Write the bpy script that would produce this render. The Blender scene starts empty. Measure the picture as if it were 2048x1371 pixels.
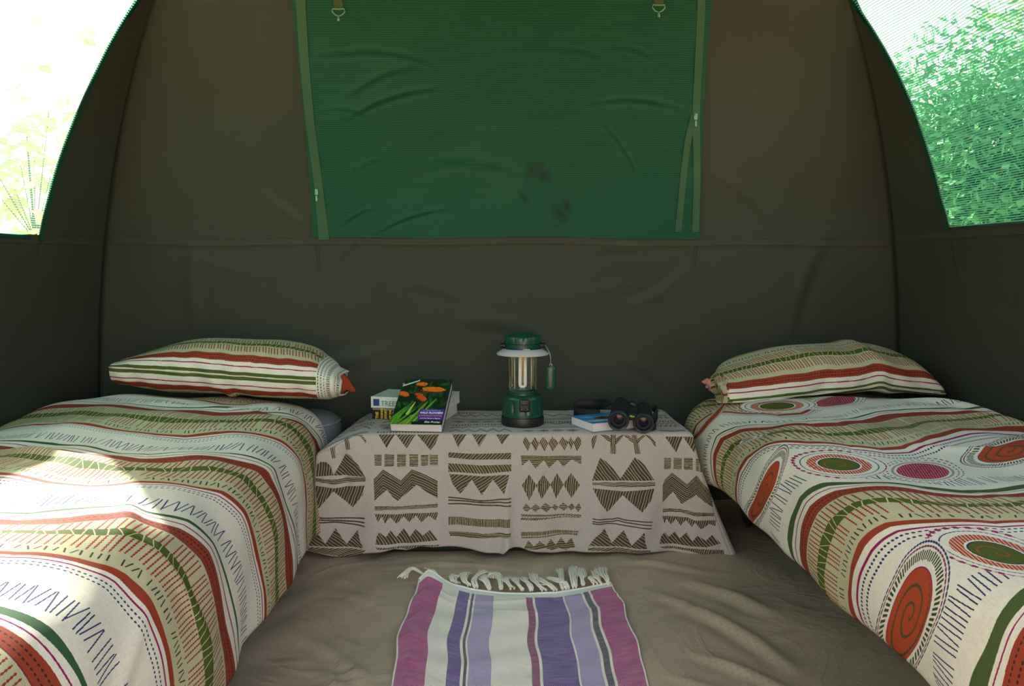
import bpy, bmesh, math, random
from mathutils import Vector, Matrix
import numpy as np
random.seed(7); np.random.seed(7)
# ---------- shared maths (pure numpy) ----------
import numpy as np, math
F = 1600.0; CX, CY = 1024.0, 685.5
PITCH = math.atan(150.5/F); YAW = math.atan(48.0/F*math.cos(PITCH))
CAM = np.array([0.0, 0.0, 0.80])
_fw = np.array([math.sin(YAW)*math.cos(PITCH), math.cos(YAW)*math.cos(PITCH), -math.sin(PITCH)])
_rt = np.array([math.cos(YAW), -math.sin(YAW), 0.0])
_up = np.cross(_rt, _fw)

def hz(z):
    """half width of the tent at height z (bowed corner poles)"""
    z = np.asarray(z, float)
    return 1.35*np.sqrt(np.clip(1-(np.clip(z, 0, 2.03)/2.03)**2.48, 0, 1))
TCX, TCY = 0.055, 1.32         # centre of the tent floor

def catmull(P, n):
    P = np.array(P, float); P = np.vstack([2*P[0]-P[1], P, 2*P[-1]-P[-2]])
    out = []
    for i in range(1, len(P)-2):
        for t in np.linspace(0, 1, n, endpoint=False):
            a, b, c, d = P[i-1], P[i], P[i+1], P[i+2]
            out.append(.5*(2*b+(c-a)*t+(2*a-5*b+4*c-d)*t*t+(3*b-a-3*c+d)*t**3))
    out.append(P[-2]); return np.array(out)

def arc(P):
    return np.concatenate([[0], np.cumsum(np.linalg.norm(np.diff(P, axis=0), axis=1))])

def fold(s, t, s0, t0, ang, L, W, A):
    """one soft wrinkle: ridge of length L, width W, height A"""
    ca, sa = math.cos(ang), math.sin(ang)
    a = (s-s0)*ca+(t-t0)*sa; b = -(s-s0)*sa+(t-t0)*ca
    return A*np.exp(-(a/L)**2)*np.exp(-(b/W)**2)

PROF_L = catmull([(-1.262, .22), (-1.256, .32), (-1.232, .388), (-1.16, .428), (-1.0, .440), (-.82, .438), (-.68, .431),
                  (-.588, .418), (-.522, .385), (-.484, .33), (-.469, .26), (-.465, .18), (-.462, .10), (-.462, .075)], 8)
PROF_R = catmull([(.632, .195), (.620, .215), (.612, .26), (.611, .32), (.627, .38), (.68, .423), (.78, .442), (.95, .447),
                  (1.10, .443), (1.22, .43), (1.29, .39), (1.305, .33), (1.31, .24)], 8)

def bed_surface(side, s, t):
    """s = arc length over the width, t = world Y; returns X, Y, Z arrays"""
    P = PROF_L if side == 'L' else PROF_R
    A = arc(P)
    s = np.asarray(s, float); t = np.asarray(t, float)
    X = np.interp(s, A, P[:, 0]); Z = np.interp(s, A, P[:, 1])
    dX = np.interp(s+.01, A, P[:, 0])-np.interp(s-.01, A, P[:, 0])
    dZ = np.interp(s+.01, A, P[:, 1])-np.interp(s-.01, A, P[:, 1])
    n = np.hypot(dX, dZ)+1e-9; nx, nz = -dZ/n, dX/n
    if side == 'L':
        d = (.006*np.sin(t*9+s*3+.5)+.005*np.sin(t*15.3-s*7+2)+.004*np.sin(s*13+t*4)
             + .0025*np.sin(t*31+s*17)+.002*np.sin(t*22-s*29+1))
        d = d+fold(s, t, .55, 1.55, 2.6, .16, .022, .012)+fold(s, t, .85, 1.25, 1.9, .14, .018, .008)
        d = d+fold(s, t, .95, 1.75, 1.4, .15, .02, .008)+fold(s, t, 1.02, 1.22, .4, .10, .014, .006)+fold(s, t, .7, 2.1, 2.9, .2, .02, .008)
        d = d+fold(s, t, .9, 2.1, 1.1, .10, .02, .006)+fold(s, t, 1.05, 1.0, 2.2, .12, .016, .007)
        Z = Z-.012*np.clip((t-2.1)/.4, 0, 1)
    else:
        d = (.006*np.sin(t*8-s*4+1.5)+.005*np.sin(t*14+s*6+1)+.004*np.sin(s*12-t*5)
             + .002*np.sin(t*28-s*15)+.002*np.sin(t*19+s*27+2))
        d = d+fold(s, t, .78, 1.98, 2.3, .17, .025, .022)+fold(s, t, .88, 1.75, 2.2, .2, .03, .018)
        d = d+fold(s, t, .98, 2.12, 2.0, .13, .03, .014)+fold(s, t, .62, 1.5, 2.8, .18, .014, .007)
        d = d+fold(s, t, .9, 1.45, 2.9, .2, .014, .007)+fold(s, t, .4, 1.05, 1.7, .14, .012, .006)+fold(s, t, .98, 1.68, .5, .13, .035, .03)
        d = d+fold(s, t, .7, 1.15, .9, .16, .016, .007)
        Z = Z-.02*np.clip((t-2.1)/.4, 0, 1)
    X = X+nx*d; Z = Z+nz*d
    return X, t+0*s, Z

def proj(P):
    P = np.asarray(P, float)-CAM
    zc = P@_fw
    return np.stack([CX+F*(P@_rt)/zc, CY-F*(P@_up)/zc, zc], -1)

def unproj(px, py, Y=None, Z=None, X=None):
    d = _fw*F+_rt*(px-CX)-_up*(py-CY)
    k = (Y-CAM[1])/d[1] if Y is not None else ((Z-CAM[2])/d[2] if Z is not None else (X-CAM[0])/d[0])
    return CAM+d*k
# print landmarks of the two bedspreads: world Y of each stripe over the width of the cloth
STRIPE_L = ([0.0, 0.122, 0.35, 0.63, 1.0, 1.122, 1.35, 1.63, 2.0, 2.122, 2.35, 2.63, 3.0, 3.122],
 np.array([[2.125,2.125,2.125,2.125,2.125,2.125,2.125,2.102,2.085,2.106,2.103,2.084,2.064,2.129,2.203,2.272,2.309,2.309,2.309,2.309,2.309],
 [2.079,2.079,2.079,2.079,2.079,2.079,2.079,2.051,2.044,2.059,2.061,2.041,2.009,1.991,2.040,2.217,2.266,2.266,2.266,2.266,2.266],
 [2.039,2.039,2.039,2.039,2.039,2.039,2.012,1.984,1.944,1.900,1.882,1.871,1.873,1.914,1.977,2.071,2.104,2.104,2.104,2.104,2.104],
 [1.866,1.866,1.866,1.866,1.866,1.866,1.866,1.833,1.802,1.798,1.784,1.772,1.795,1.820,1.907,1.939,1.962,2.004,2.020,2.020,2.020],
 [1.706,1.706,1.706,1.706,1.706,1.706,1.706,1.706,1.706,1.683,1.644,1.607,1.579,1.629,1.724,1.762,1.782,1.814,1.845,1.907,1.907],
 [1.642,1.642,1.642,1.642,1.642,1.642,1.642,1.642,1.598,1.554,1.570,1.498,1.512,1.572,1.667,1.717,1.738,1.750,1.779,1.779,1.779],
 [1.550,1.550,1.550,1.550,1.550,1.550,1.550,1.550,1.550,1.512,1.471,1.439,1.438,1.513,1.591,1.634,1.662,1.668,1.685,1.685,1.685],
 [1.372,1.372,1.372,1.372,1.372,1.372,1.372,1.372,1.372,1.372,1.372,1.344,1.335,1.387,1.470,1.531,1.554,1.583,1.603,1.615,1.615],
 [1.165,1.165,1.165,1.165,1.165,1.165,1.165,1.165,1.165,1.165,1.165,1.165,1.165,1.194,1.276,1.365,1.395,1.400,1.420,1.447,1.447],
 [1.124,1.124,1.124,1.124,1.124,1.124,1.124,1.124,1.124,1.124,1.124,1.124,1.124,1.144,1.186,1.306,1.312,1.320,1.355,1.364,1.364],
 [1.092,1.092,1.092,1.092,1.092,1.092,1.092,1.092,1.092,1.092,1.092,1.092,1.092,1.092,1.143,1.205,1.224,1.223,1.246,1.246,1.246],
 [1.020,1.020,1.020,1.020,1.020,1.020,1.020,1.020,1.020,1.020,1.020,1.020,1.020,1.020,1.076,1.104,1.110,1.121,1.142,1.142,1.142],
 [0.916,0.916,0.916,0.916,0.916,0.916,0.916,0.916,0.916,0.916,0.916,0.916,0.916,0.916,0.916,0.916,0.925,0.925,0.925,0.925,0.925],
 [0.867,0.867,0.867,0.867,0.867,0.867,0.867,0.867,0.867,0.867,0.867,0.867,0.867,0.867,0.867,0.867,0.867,0.867,0.867,0.867,0.867]]))
STRIPE_R = ([0.0, 0.122, 0.35, 0.63, 1.0, 1.122, 1.35, 1.63, 2.0, 2.122],
 np.array([[2.140,2.140,2.140,2.125,2.086,1.901,1.741,1.758,1.803,1.846,1.888,1.911,1.945,1.934,1.940,1.940,1.940,1.940,1.940,1.940,1.940],
 [2.120,2.120,2.120,2.096,2.031,1.811,1.721,1.718,1.762,1.814,1.849,1.870,1.907,1.915,1.895,1.882,1.882,1.882,1.882,1.882,1.882],
 [2.083,2.083,2.062,2.017,1.938,1.715,1.645,1.641,1.643,1.679,1.729,1.785,1.841,1.835,1.847,1.847,1.847,1.847,1.847,1.847,1.847],
 [1.973,1.973,1.932,1.886,1.789,1.628,1.554,1.543,1.550,1.581,1.631,1.677,1.721,1.746,1.760,1.788,1.788,1.788,1.788,1.788,1.788],
 [1.572,1.572,1.548,1.517,1.482,1.362,1.278,1.235,1.246,1.246,1.246,1.246,1.246,1.246,1.246,1.246,1.246,1.246,1.246,1.246,1.246],
 [1.506,1.506,1.467,1.445,1.434,1.299,1.256,1.200,1.198,1.198,1.198,1.198,1.198,1.198,1.198,1.198,1.198,1.198,1.198,1.198,1.198],
 [1.416,1.416,1.388,1.370,1.349,1.241,1.172,1.142,1.142,1.142,1.142,1.142,1.142,1.142,1.142,1.142,1.142,1.142,1.142,1.142,1.142],
 [1.311,1.311,1.282,1.264,1.241,1.165,1.086,1.086,1.086,1.086,1.086,1.086,1.086,1.086,1.086,1.086,1.086,1.086,1.086,1.086,1.086],
 [0.917,0.917,0.917,0.908,0.908,0.908,0.908,0.908,0.908,0.908,0.908,0.908,0.908,0.908,0.908,0.908,0.908,0.908,0.908,0.908,0.908],
 [0.865,0.865,0.865,0.865,0.865,0.865,0.865,0.865,0.865,0.865,0.865,0.865,0.865,0.865,0.865,0.865,0.865,0.865,0.865,0.865,0.865]]))
OVALS = {
 'O1': ((0.120,1.698),0.264,[0.07497,-23.86,-29.65,123.3,-15.32,25.29,1101,931.6,830.7,196.1],[-0.01932,25.03,15.37,-35.43,4.461,-11.38,-540.5,-529.4,-410,-84.48]),
 'O2': ((0.260,1.502),0.183,[0.01744,10.84,-9.372,41.86,-9.526,2.164,-182.1,133,54.08,35.96],[0.01424,27.22,16.69,-160.3,33.58,7.703,248,-510.2,-180.2,-175.9]),
 'O3': ((0.368,1.398),0.135,[-0.0182,20.27,-11.71,2.185,-14.66,8.221,-10.92,3.226,27.33,-16.28],[0.004456,8.987,12.9,-50.76,-3.555,-14.79,79.11,76.53,-397.5,294.9]),
 'O5': ((0.104,1.110),0.188,[-0.01731,-4.164,-20.06,78.71,15.56,-6.437,187.4,48.35,-122.9,15.62],[0.00881,15.18,12.39,-22.96,-18.43,-3.847,-178.5,-44.08,82.84,19.49]),
 'O7': ((0.184,2.214),0.170,[0.09861,-28.96,-50.7,692,270.2,119.2,19.85,-2040,-782.4,-12.32],[0.01034,38.98,36.69,-507.8,-221.2,-100.8,-92.14,1502,631.3,64.01]),
 'O8': ((0.340,2.054),0.130,[-0.007237,12.65,-5.595,9.29,-3.508,5.319,-38.17,-27.97,22.67,-12.08],[0.04096,17.57,13.64,-94.14,-43.93,-61.6,213.4,277.9,-323.2,197.1]),
 'O9': ((0.492,2.046),0.150,[-0.001989,19.07,-8.667,0.08882,-8.801,4.755,-3.629,4.737,-1.814,-1.301],[0.1178,-7.752,16.5,-22.01,-2.409,-50.18,158.6,-254.6,198.8,24.84]),
 'O4': ((0.592,1.494),0.310,[0.01582,17.9,-14.19,2.814,-12.66,15.82,1.389,-23.9,41.48,-37.18],[-0.03808,-3.321,18.04,-21,17.88,-66.61,-26.91,170.3,-335.4,295.1]),
 'O6': ((0.264,1.022),0.171,[0.02602,12.76,-9.879,17.4,-17.9,5.912,-152.5,8.958,-32.4,-2.643],[0.009924,26.01,8.913,-119,-27.93,15.34,842.7,666.5,636.1,-16.34]),
}
# ---------- camera, world, sun, exposure ----------
SC = bpy.context.scene
COL = SC.collection
cam_d = bpy.data.cameras.new('camera'); cam = bpy.data.objects.new('camera', cam_d); COL.objects.link(cam)
cam_d.sensor_width = 36.0; cam_d.lens = F/2048*36.0; cam_d.clip_start = .02; cam_d.clip_end = 500
cam.matrix_world = Matrix((
    (_rt[0], _up[0], -_fw[0], CAM[0]), (_rt[1], _up[1], -_fw[1], CAM[1]), (_rt[2], _up[2], -_fw[2], CAM[2]), (0, 0, 0, 1)))
SC.camera = cam
SC.view_settings.view_transform = 'Standard'; SC.view_settings.look = 'None'
SC.view_settings.gamma = 1.0; SC.view_settings.use_curve_mapping = False
SC.view_settings.exposure = 0.85
try:
    SC.cycles.max_bounces = 10; SC.cycles.diffuse_bounces = 6; SC.cycles.transparent_max_bounces = 16
    SC.cycles.sample_clamp_indirect = 6.0; SC.cycles.use_denoising = True
except Exception: pass

SUN_DIR = Vector((-.57, .85, .62)).normalized()       # towards the sun: ahead and to the left
SUN_EL = math.asin(SUN_DIR.z); SUN_AZ = math.atan2(SUN_DIR.x, SUN_DIR.y)
world = bpy.data.worlds.new('sky'); SC.world = world; world.use_nodes = True
wn = world.node_tree; wn.nodes.clear()
wo = wn.nodes.new('ShaderNodeOutputWorld'); wb = wn.nodes.new('ShaderNodeBackground'); ws = wn.nodes.new('ShaderNodeTexSky')
ws.sky_type = 'NISHITA'; ws.sun_disc = False; ws.sun_elevation = SUN_EL; ws.sun_rotation = SUN_AZ
ws.air_density = 1.2; ws.dust_density = 2.5; ws.altitude = 200
wb.inputs['Strength'].default_value = 0.55
wt = wn.nodes.new('ShaderNodeMix'); wt.data_type = 'RGBA'; wt.blend_type = 'MULTIPLY'; wt.inputs[0].default_value = 1; wt.inputs[7].default_value = (1.36, 1.0, .75, 1)
wn.links.new(ws.outputs[0], wt.inputs[6]); wn.links.new(wt.outputs[2], wb.inputs['Color']); wn.links.new(wb.outputs[0], wo.inputs[0])
sd = bpy.data.lights.new('sun', 'SUN'); sd.energy = 19.0; sd.angle = math.radians(1.3); sd.color = (1, .94, .84)
sun = bpy.data.objects.new('sun', sd); COL.objects.link(sun)
sun.rotation_euler = SUN_DIR.to_track_quat('Z', 'Y').to_euler()

# ---------- object helpers ----------
def tag(o, label=None, cat=None, group=None, kind=None):
    for k, v in (('label', label), ('category', cat), ('group', group), ('kind', kind)):
        if v: o[k] = v
    return o
def wloc(p):
    v = Vector((0, 0, 0))
    while p is not None: v += p.location; p = p.parent
    return v
def thing(name, label, cat, loc, group=None):
    o = bpy.data.objects.new(name, None); COL.objects.link(o); o.location = loc; o.empty_display_size = .05
    return tag(o, label, cat, group)
def obj(name, V, Fc, mat, parent=None, smooth=True, uv=None, mats=None, midx=None):
    """one mesh object from world-space points; uv = per-vertex coordinates"""
    V = np.asarray(V, float).reshape(-1, 3)
    org = np.array(wloc(parent)) if parent is not None else np.array([(V[:, 0].min()+V[:, 0].max())/2, (V[:, 1].min()+V[:, 1].max())/2, V[:, 2].min()])
    me = bpy.data.meshes.new(name); me.from_pydata((V-org).tolist(), [], [tuple(f) for f in Fc])
    for m in (mats or [mat]): me.materials.append(m)
    if smooth: me.polygons.foreach_set('use_smooth', np.ones(len(me.polygons), bool))
    if midx is not None: me.polygons.foreach_set('material_index', np.asarray(midx, np.int32))
    if uv is not None:
        uv = np.asarray(uv, float); l = me.uv_layers.new(name='UVMap')
        vi = np.empty(len(me.loops), np.int32); me.loops.foreach_get('vertex_index', vi)
        l.data.foreach_set('uv', uv[vi].astype(np.float32).ravel())
    me.update()
    o = bpy.data.objects.new(name, me); COL.objects.link(o)
    if parent is not None: o.parent = parent
    else: o.location = org
    return o
def grid_faces(n, m, off=0, wrap=False, keep=None):
    f = []
    for i in range(n-1):
        for j in range(m if wrap else m-1):
            if keep is not None and not keep[i, j]: continue
            k = (j+1) % m
            f.append((off+i*m+j, off+(i+1)*m+j, off+(i+1)*m+k, off+i*m+k))
    return f
class MB:
    def __init__(s): s.v = []; s.f = []
    def add(s, V, Fc):
        o = len(s.v); s.v += [tuple(map(float, p)) for p in V]; s.f += [tuple(i+o for i in f) for f in Fc]; return s
    def box(s, c, d, R=None, bev=0):
        x, y, z = d[0]/2, d[1]/2, d[2]/2
        bm = bmesh.new(); bmesh.ops.create_cube(bm, size=1)
        for v in bm.verts: v.co = Vector((v.co.x*d[0], v.co.y*d[1], v.co.z*d[2]))
        if bev: bmesh.ops.bevel(bm, geom=bm.edges[:], offset=min(bev, x*.9, y*.9, z*.9), segments=3, profile=.5, affect='EDGES')
        bm.verts.index_update()
        V = [v.co.copy() for v in bm.verts]; Fc = [[v.index for v in f.verts] for f in bm.faces]; bm.free()
        if R is not None: V = [R @ p for p in V]
        return s.add([p+Vector(c) for p in V], Fc)
    def lathe(s, prof, c=(0, 0, 0), R=None, n=48, cap=True):
        """prof: list of (r, z); around local z"""
        V = []; Fc = []
        for r, z in prof:
            for k in range(n):
                a = 2*math.pi*k/n; p = Vector((r*math.cos(a), r*math.sin(a), z)); V.append((R @ p if R is not None else p)+Vector(c))
        for i in range(len(prof)-1):
            for k in range(n): q = (k+1) % n; Fc.append((i*n+k, i*n+q, (i+1)*n+q, (i+1)*n+k))
        if cap:
            if prof[0][0] > 1e-5: Fc.append(tuple(range(n))[::-1])
            if prof[-1][0] > 1e-5: Fc.append(tuple((len(prof)-1)*n+k for k in range(n)))
        return s.add(V, Fc)
    def tube(s, pts, r, n=8, closed=False):
        P = [Vector(p) for p in pts]; N = len(P); V = []; Fc = []; up = None
        for i, p in enumerate(P):
            t = ((P[(i+1) % N]-P[i-1]) if closed else (P[min(i+1, N-1)]-P[max(i-1, 0)])).normalized()
            if up is None: up = t.orthogonal().normalized()
            up = (up-t*up.dot(t)).normalized(); b = t.cross(up)
            rr = r[i] if hasattr(r, '__len__') else r
            for k in range(n): a = 2*math.pi*k/n; V.append(p+up*(rr*math.cos(a))+b*(rr*math.sin(a)))
        for i in range(N if closed else N-1):
            j = (i+1) % N
            for k in range(n): q = (k+1) % n; Fc.append((i*n+k, i*n+q, j*n+q, j*n+k))
        if not closed: Fc.append(tuple(range(n))[::-1]); Fc.append(tuple((N-1)*n+k for k in range(n)))
        return s.add(V, Fc)
    def ribbon(s, pts, side, w, th):
        """flat strap along pts; side(i) = across direction"""
        P = [Vector(p) for p in pts]; N = len(P); V = []; Fc = []
        for i, p in enumerate(P):
            t = (P[min(i+1, N-1)]-P[max(i-1, 0)]).normalized()
            a = Vector(side(i)) if callable(side) else Vector(side); a = (a-t*a.dot(t)).normalized(); b = t.cross(a)
            ww = w[i] if hasattr(w, '__len__') else w
            for sa, sb in ((-1, -1), (1, -1), (1, 1), (-1, 1)): V.append(p+a*(sa*ww/2)+b*(sb*th/2))
        for i in range(N-1):
            for k in range(4): q = (k+1) % 4; Fc.append((i*4+k, i*4+q, (i+1)*4+q, (i+1)*4+k))
        Fc += [(3, 2, 1, 0), tuple((N-1)*4+k for k in range(4))]
        return s.add(V, Fc)
    def build(s, name, mat, parent=None, smooth=True, angle=None, **k):
        o = obj(name, s.v, s.f, mat, parent, smooth, **k)
        if smooth and angle is not None:
            o.data.set_sharp_from_angle(angle=math.radians(angle))
        return o

# ---------- material helpers ----------
def srgb(r, g, b):
    f = lambda c: (c/255/12.92) if c/255 <= .04045 else ((c/255+.055)/1.055)**2.4
    return (f(r), f(g), f(b), 1)
class NT:
    def __init__(s, name):
        s.m = bpy.data.materials.new(name); s.m.use_nodes = True; s.t = s.m.node_tree; s.t.nodes.clear()
        s.out = s.t.nodes.new('ShaderNodeOutputMaterial')
    def n(s, typ, ins=None, **props):
        nd = s.t.nodes.new(typ)
        for k, v in props.items(): setattr(nd, k, v)
        for k, v in (ins or {}).items(): s.set(nd.inputs[k], v)
        return nd
    def set(s, sock, v):
        if isinstance(v, bpy.types.NodeSocket): s.t.links.new(v, sock)
        elif isinstance(v, bpy.types.Node): s.t.links.new(v.outputs[0], sock)
        else: sock.default_value = v
    def math(s, op, a, b=0.0, c=None):
        nd = s.n('ShaderNodeMath', operation=op); s.set(nd.inputs[0], a); s.set(nd.inputs[1], b)
        if c is not None: s.set(nd.inputs[2], c)
        return nd.outputs[0]
    def mix(s, f, a, b):
        nd = s.n('ShaderNodeMix', data_type='RGBA'); s.set(nd.inputs[0], f); s.set(nd.inputs[6], a); s.set(nd.inputs[7], b); return nd.outputs[2]
    def noise(s, vec, scale, detail=3, rough=.5):
        nd = s.n('ShaderNodeTexNoise', {'Scale': scale, 'Detail': detail, 'Roughness': rough})
        if vec is not None: s.set(nd.inputs['Vector'], vec)
        return nd.outputs['Fac']
    def ramp(s, f, stops, interp='LINEAR'):
        nd = s.n('ShaderNodeValToRGB'); s.set(nd.inputs[0], f); cr = nd.color_ramp; cr.interpolation = interp
        while len(cr.elements) < len(stops): cr.elements.new(.5)
        for e, (p, c) in zip(cr.elements, stops): e.position = p; e.color = c
        return nd.outputs[0]
    def coords(s, which='Object'): return s.n('ShaderNodeTexCoord').outputs[which]
    def xyz(s, v):
        nd = s.n('ShaderNodeSeparateXYZ'); s.set(nd.inputs[0], v); return nd.outputs
    def map(s, v, scale):
        nd = s.n('ShaderNodeMapping'); s.set(nd.inputs[0], v); nd.inputs['Scale'].default_value = scale; return nd.outputs[0]
    def bump(s, h, strength=.3, dist=.001, normal=None):
        nd = s.n('ShaderNodeBump', {'Strength': strength, 'Distance': dist, 'Height': h})
        if normal is not None: s.set(nd.inputs['Normal'], normal)
        return nd.outputs[0]
    def bsdf(s, col, rough=.8, bump=None, **k):
        p = s.n('ShaderNodeBsdfPrincipled'); s.set(p.inputs['Base Color'], col); s.set(p.inputs['Roughness'], rough)
        if bump is not None: s.set(p.inputs['Normal'], bump)
        for kk, v in k.items(): s.set(p.inputs[kk.replace('_', ' ')], v)
        s.t.links.new(p.outputs[0], s.out.inputs[0]); return p
def plain(name, rgb, rough=.5, var=.06, scale=40, **k):
    """plain plastic/metal/paper with a little procedural unevenness"""
    t = NT(name); nz = t.noise(t.coords(), scale)
    c = srgb(*rgb); dark = tuple(x*(1-var*2) for x in c[:3])+(1,)
    t.bsdf(t.mix(nz, c, dark), rough, t.bump(nz, .05, .0005), **k); return t.m
def weave(t, uv, sc):
    """height of a plain weave; uv in metres"""
    x, y, _ = t.xyz(uv)
    a = t.math('ABSOLUTE', t.math('SINE', t.math('MULTIPLY', x, sc))); b = t.math('ABSOLUTE', t.math('SINE', t.math('MULTIPLY', y, sc)))
    return t.math('MAXIMUM', a, b)
def canvas_mat(name, rgb, rgb2, sc=1800, stain=True):
    t = NT(name); uv = t.n('ShaderNodeUVMap').outputs[0]; ob = uv
    h = t.math('SINE', t.math('MULTIPLY', t.xyz(uv)[1], 2*math.pi/.0032)); 
    n1 = t.noise(ob, 3.0, 6, .6); n2 = t.noise(ob, 60, 4); n3 = t.noise(t.map(uv, (900, 250, 1)), 1, 2)
    c = t.mix(t.ramp(n1, [(.35, (0, 0, 0, 1)), (.7, (1, 1, 1, 1))]), srgb(*rgb), srgb(*rgb2))
    c = t.mix(t.math('MULTIPLY', n3, .35), c, srgb(*[v*.6 for v in rgb]))
    bp = t.bump(t.math('ADD', t.math('MULTIPLY', h, .4), n3), .25, .0006, t.bump(n2, .15, .002))
    t.bsdf(c, .78, bp, Specular_IOR_Level=.35); return t.m
M = {}
M['canvas'] = canvas_mat('olive_canvas', (61, 65, 56), (54, 58, 50))
M['canvas_seam'] = canvas_mat('olive_canvas_hem', (66, 69, 59), (60, 63, 55))
M['stitch'] = plain('stitch_thread', (46, 42, 32), .8)
def net_material():
    t = NT('green_shade_net'); uv = t.n('ShaderNodeUVMap').outputs[0]; x, y, _ = t.xyz(uv)
    wob = t.math('MULTIPLY', t.noise(t.map(uv, (3, 3, 1)), 1, 2), .004)
    q = t.math('FRACT', t.math('DIVIDE', t.math('ADD', y, wob), .0058))
    st = t.ramp(q, [(0, (1, 1, 1, 1)), (.34, (1, 1, 1, 1)), (.44, (0, 0, 0, 1)), (.92, (0, 0, 0, 1)), (1, (1, 1, 1, 1))])
    v = t.math('FRACT', t.math('DIVIDE', x, .0022)); vt = t.math('LESS_THAN', v, .3)
    fac = t.math('MAXIMUM', t.math('MULTIPLY', st, .9), t.math('MULTIPLY', vt, .22))
    d = t.n('ShaderNodeBsdfDiffuse', {'Color': srgb(14, 92, 74)}); tr = t.n('ShaderNodeBsdfTranslucent', {'Color': srgb(70, 150, 124)})
    m1 = t.n('ShaderNodeMixShader', {0: .5}); t.t.links.new(d.outputs[0], m1.inputs[1]); t.t.links.new(tr.outputs[0], m1.inputs[2])
    tp = t.n('ShaderNodeBsdfTransparent', {'Color': (.84, .94, .90, 1)})
    m2 = t.n('ShaderNodeMixShader', {0: fac}); t.t.links.new(tp.outputs[0], m2.inputs[1]); t.t.links.new(m1.outputs[0], m2.inputs[2])
    t.t.links.new(m2.outputs[0], t.out.inputs[0]); return t.m
M['net'] = net_material()
def backed_net_material():
    t = NT('green_net_over_canvas_flap'); uv = t.n('ShaderNodeUVMap').outputs[0]; x, y, _ = t.xyz(uv)
    q = t.math('FRACT', t.math('DIVIDE', y, .0054)); q2 = t.math('FRACT', t.math('DIVIDE', x, .0034))
    st = t.ramp(q, [(0, (1, 1, 1, 1)), (.35, (1, 1, 1, 1)), (.6, (0, 0, 0, 1)), (.85, (0, 0, 0, 1)), (1, (1, 1, 1, 1))])
    lum = t.math('ADD', t.math('MULTIPLY', st, .75), t.math('MULTIPLY', t.math('LESS_THAN', q2, .4), .25))
    c = t.mix(lum, srgb(14, 62, 44), srgb(25, 84, 61))
    n = t.noise(uv, 5, 5, .6); c = t.mix(t.math('MULTIPLY', n, .5), c, srgb(14, 70, 54))
    # two old scuffs on the netting
    dk = None
    nzc = t.n('ShaderNodeTexNoise', {'Scale': 16.0, 'Detail': 4}); t.set(nzc.inputs['Vector'], uv); duv = t.n('ShaderNodeVectorMath', operation='MULTIPLY_ADD'); t.set(duv.inputs[0], nzc.outputs['Color']); duv.inputs[1].default_value = (.09, .09, 0); t.set(duv.inputs[2], uv); uv2 = t.n('ShaderNodeVectorMath', operation='SUBTRACT'); t.set(uv2.inputs[0], duv); uv2.inputs[1].default_value = (.045, .045, 0)
    for (sx, sy, r) in ((.152, 1.105, .042), (.185, 1.085, .035), (.118, 1.03, .022), (.225, .965, .04), (.255, 1.0, .03)):
        vd = t.n('ShaderNodeVectorMath', operation='DISTANCE'); t.set(vd.inputs[0], uv2); vd.inputs[1].default_value = (sx, sy, 0)
        g = t.math('SUBTRACT', 1, t.math('DIVIDE', vd.outputs['Value'], r)); g = t.math('MAXIMUM', g, 0)
        dk = g if dk is None else t.math('MAXIMUM', dk, g)
    dk = t.math('MULTIPLY', t.math('MULTIPLY', dk, t.noise(uv, 34, 5, .7)), 1.5)
    c = t.mix(t.math('MINIMUM', dk, .75), c, srgb(20, 34, 28))
    t.bsdf(c, .7, t.bump(lum, .35, .0008), Specular_IOR_Level=.3); return t.m
M['backed_net'] = backed_net_material()
# ---------- tent shell ----------
def seg_ridge(A, B, a, b, W, H):
    """ridge along the line a-b (in wall coordinates), tapering at the ends"""
    a = np.array(a); b = np.array(b); L = np.linalg.norm(b-a); d = (b-a)/L
    u = (A-a[0])*d[0]+(B-a[1])*d[1]; v = -(A-a[0])*d[1]+(B-a[1])*d[0]
    e = np.clip(u/L, 0, 1); tp = np.sin(np.pi*np.clip(e, .001, .999))**.7*(u > -.02)*(u < L+.02)
    v = v-.06*L*np.sin(np.pi*e)
    return H*tp*(np.exp(-np.clip(v/W, -9, 9)**2)-.6*np.exp(-np.clip((v+1.6*W)/W, -9, 9)**2))
def wall_soft(A, z, ph):
    return .010*np.sin(A*3.1+ph)*np.sin(z*2.7+ph*2)+.005*np.sin(A*6.7+z*5+ph)+.003*np.sin(A*4-z*11+2*ph)+.0015*np.sin(A*17+z*9+ph)
def wall_back_pt(X, z, off=0.0):
    return np.stack([X, TCY+hz(z)-off+_back_relief(X, z), z], -1)
BACK_RIDGES = [((-.53, .78), (-.38, .90), .008, .006), ((-.55, .77), (-1.0, .86), .010, .005), ((-.56, .93), (-.72, 1.06), .02, .006),
               ((.66, .80), (.45, .66), .025, .006), ((.68, 1.1), (1.0, .86), .02, .006), ((-.28, .74), (-.10, .70), .014, .004),
               ((-.15, .62), (.20, .58), .03, .005), ((-.95, .60), (-.90, 1.0), .03, .006), ((1.0, .55), (1.12, .95), .03, .006),
               ((.30, .70), (.52, .74), .012, .004), ((-.30, .55), (-.6, .48), .03, .006), ((.2, .82), (.55, .86), .012, .004), ((.45, .50), (.62, .38), .02, .005)]
def _back_relief(X, z):
    r = wall_soft(X, z, 1.0)
    for a, b, W, H in BACK_RIDGES: r = r-seg_ridge(X, z, a, b, W*.75, H*1.35)
    return r*np.clip(1.25*(1-np.clip(np.abs((X-TCX)/np.maximum(hz(z), .2)), 0, 1)**6), 0, 1)
def clampz(n0, n1, n): return np.linspace(n0, n1, n)
ZTOP = 2.028
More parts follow.
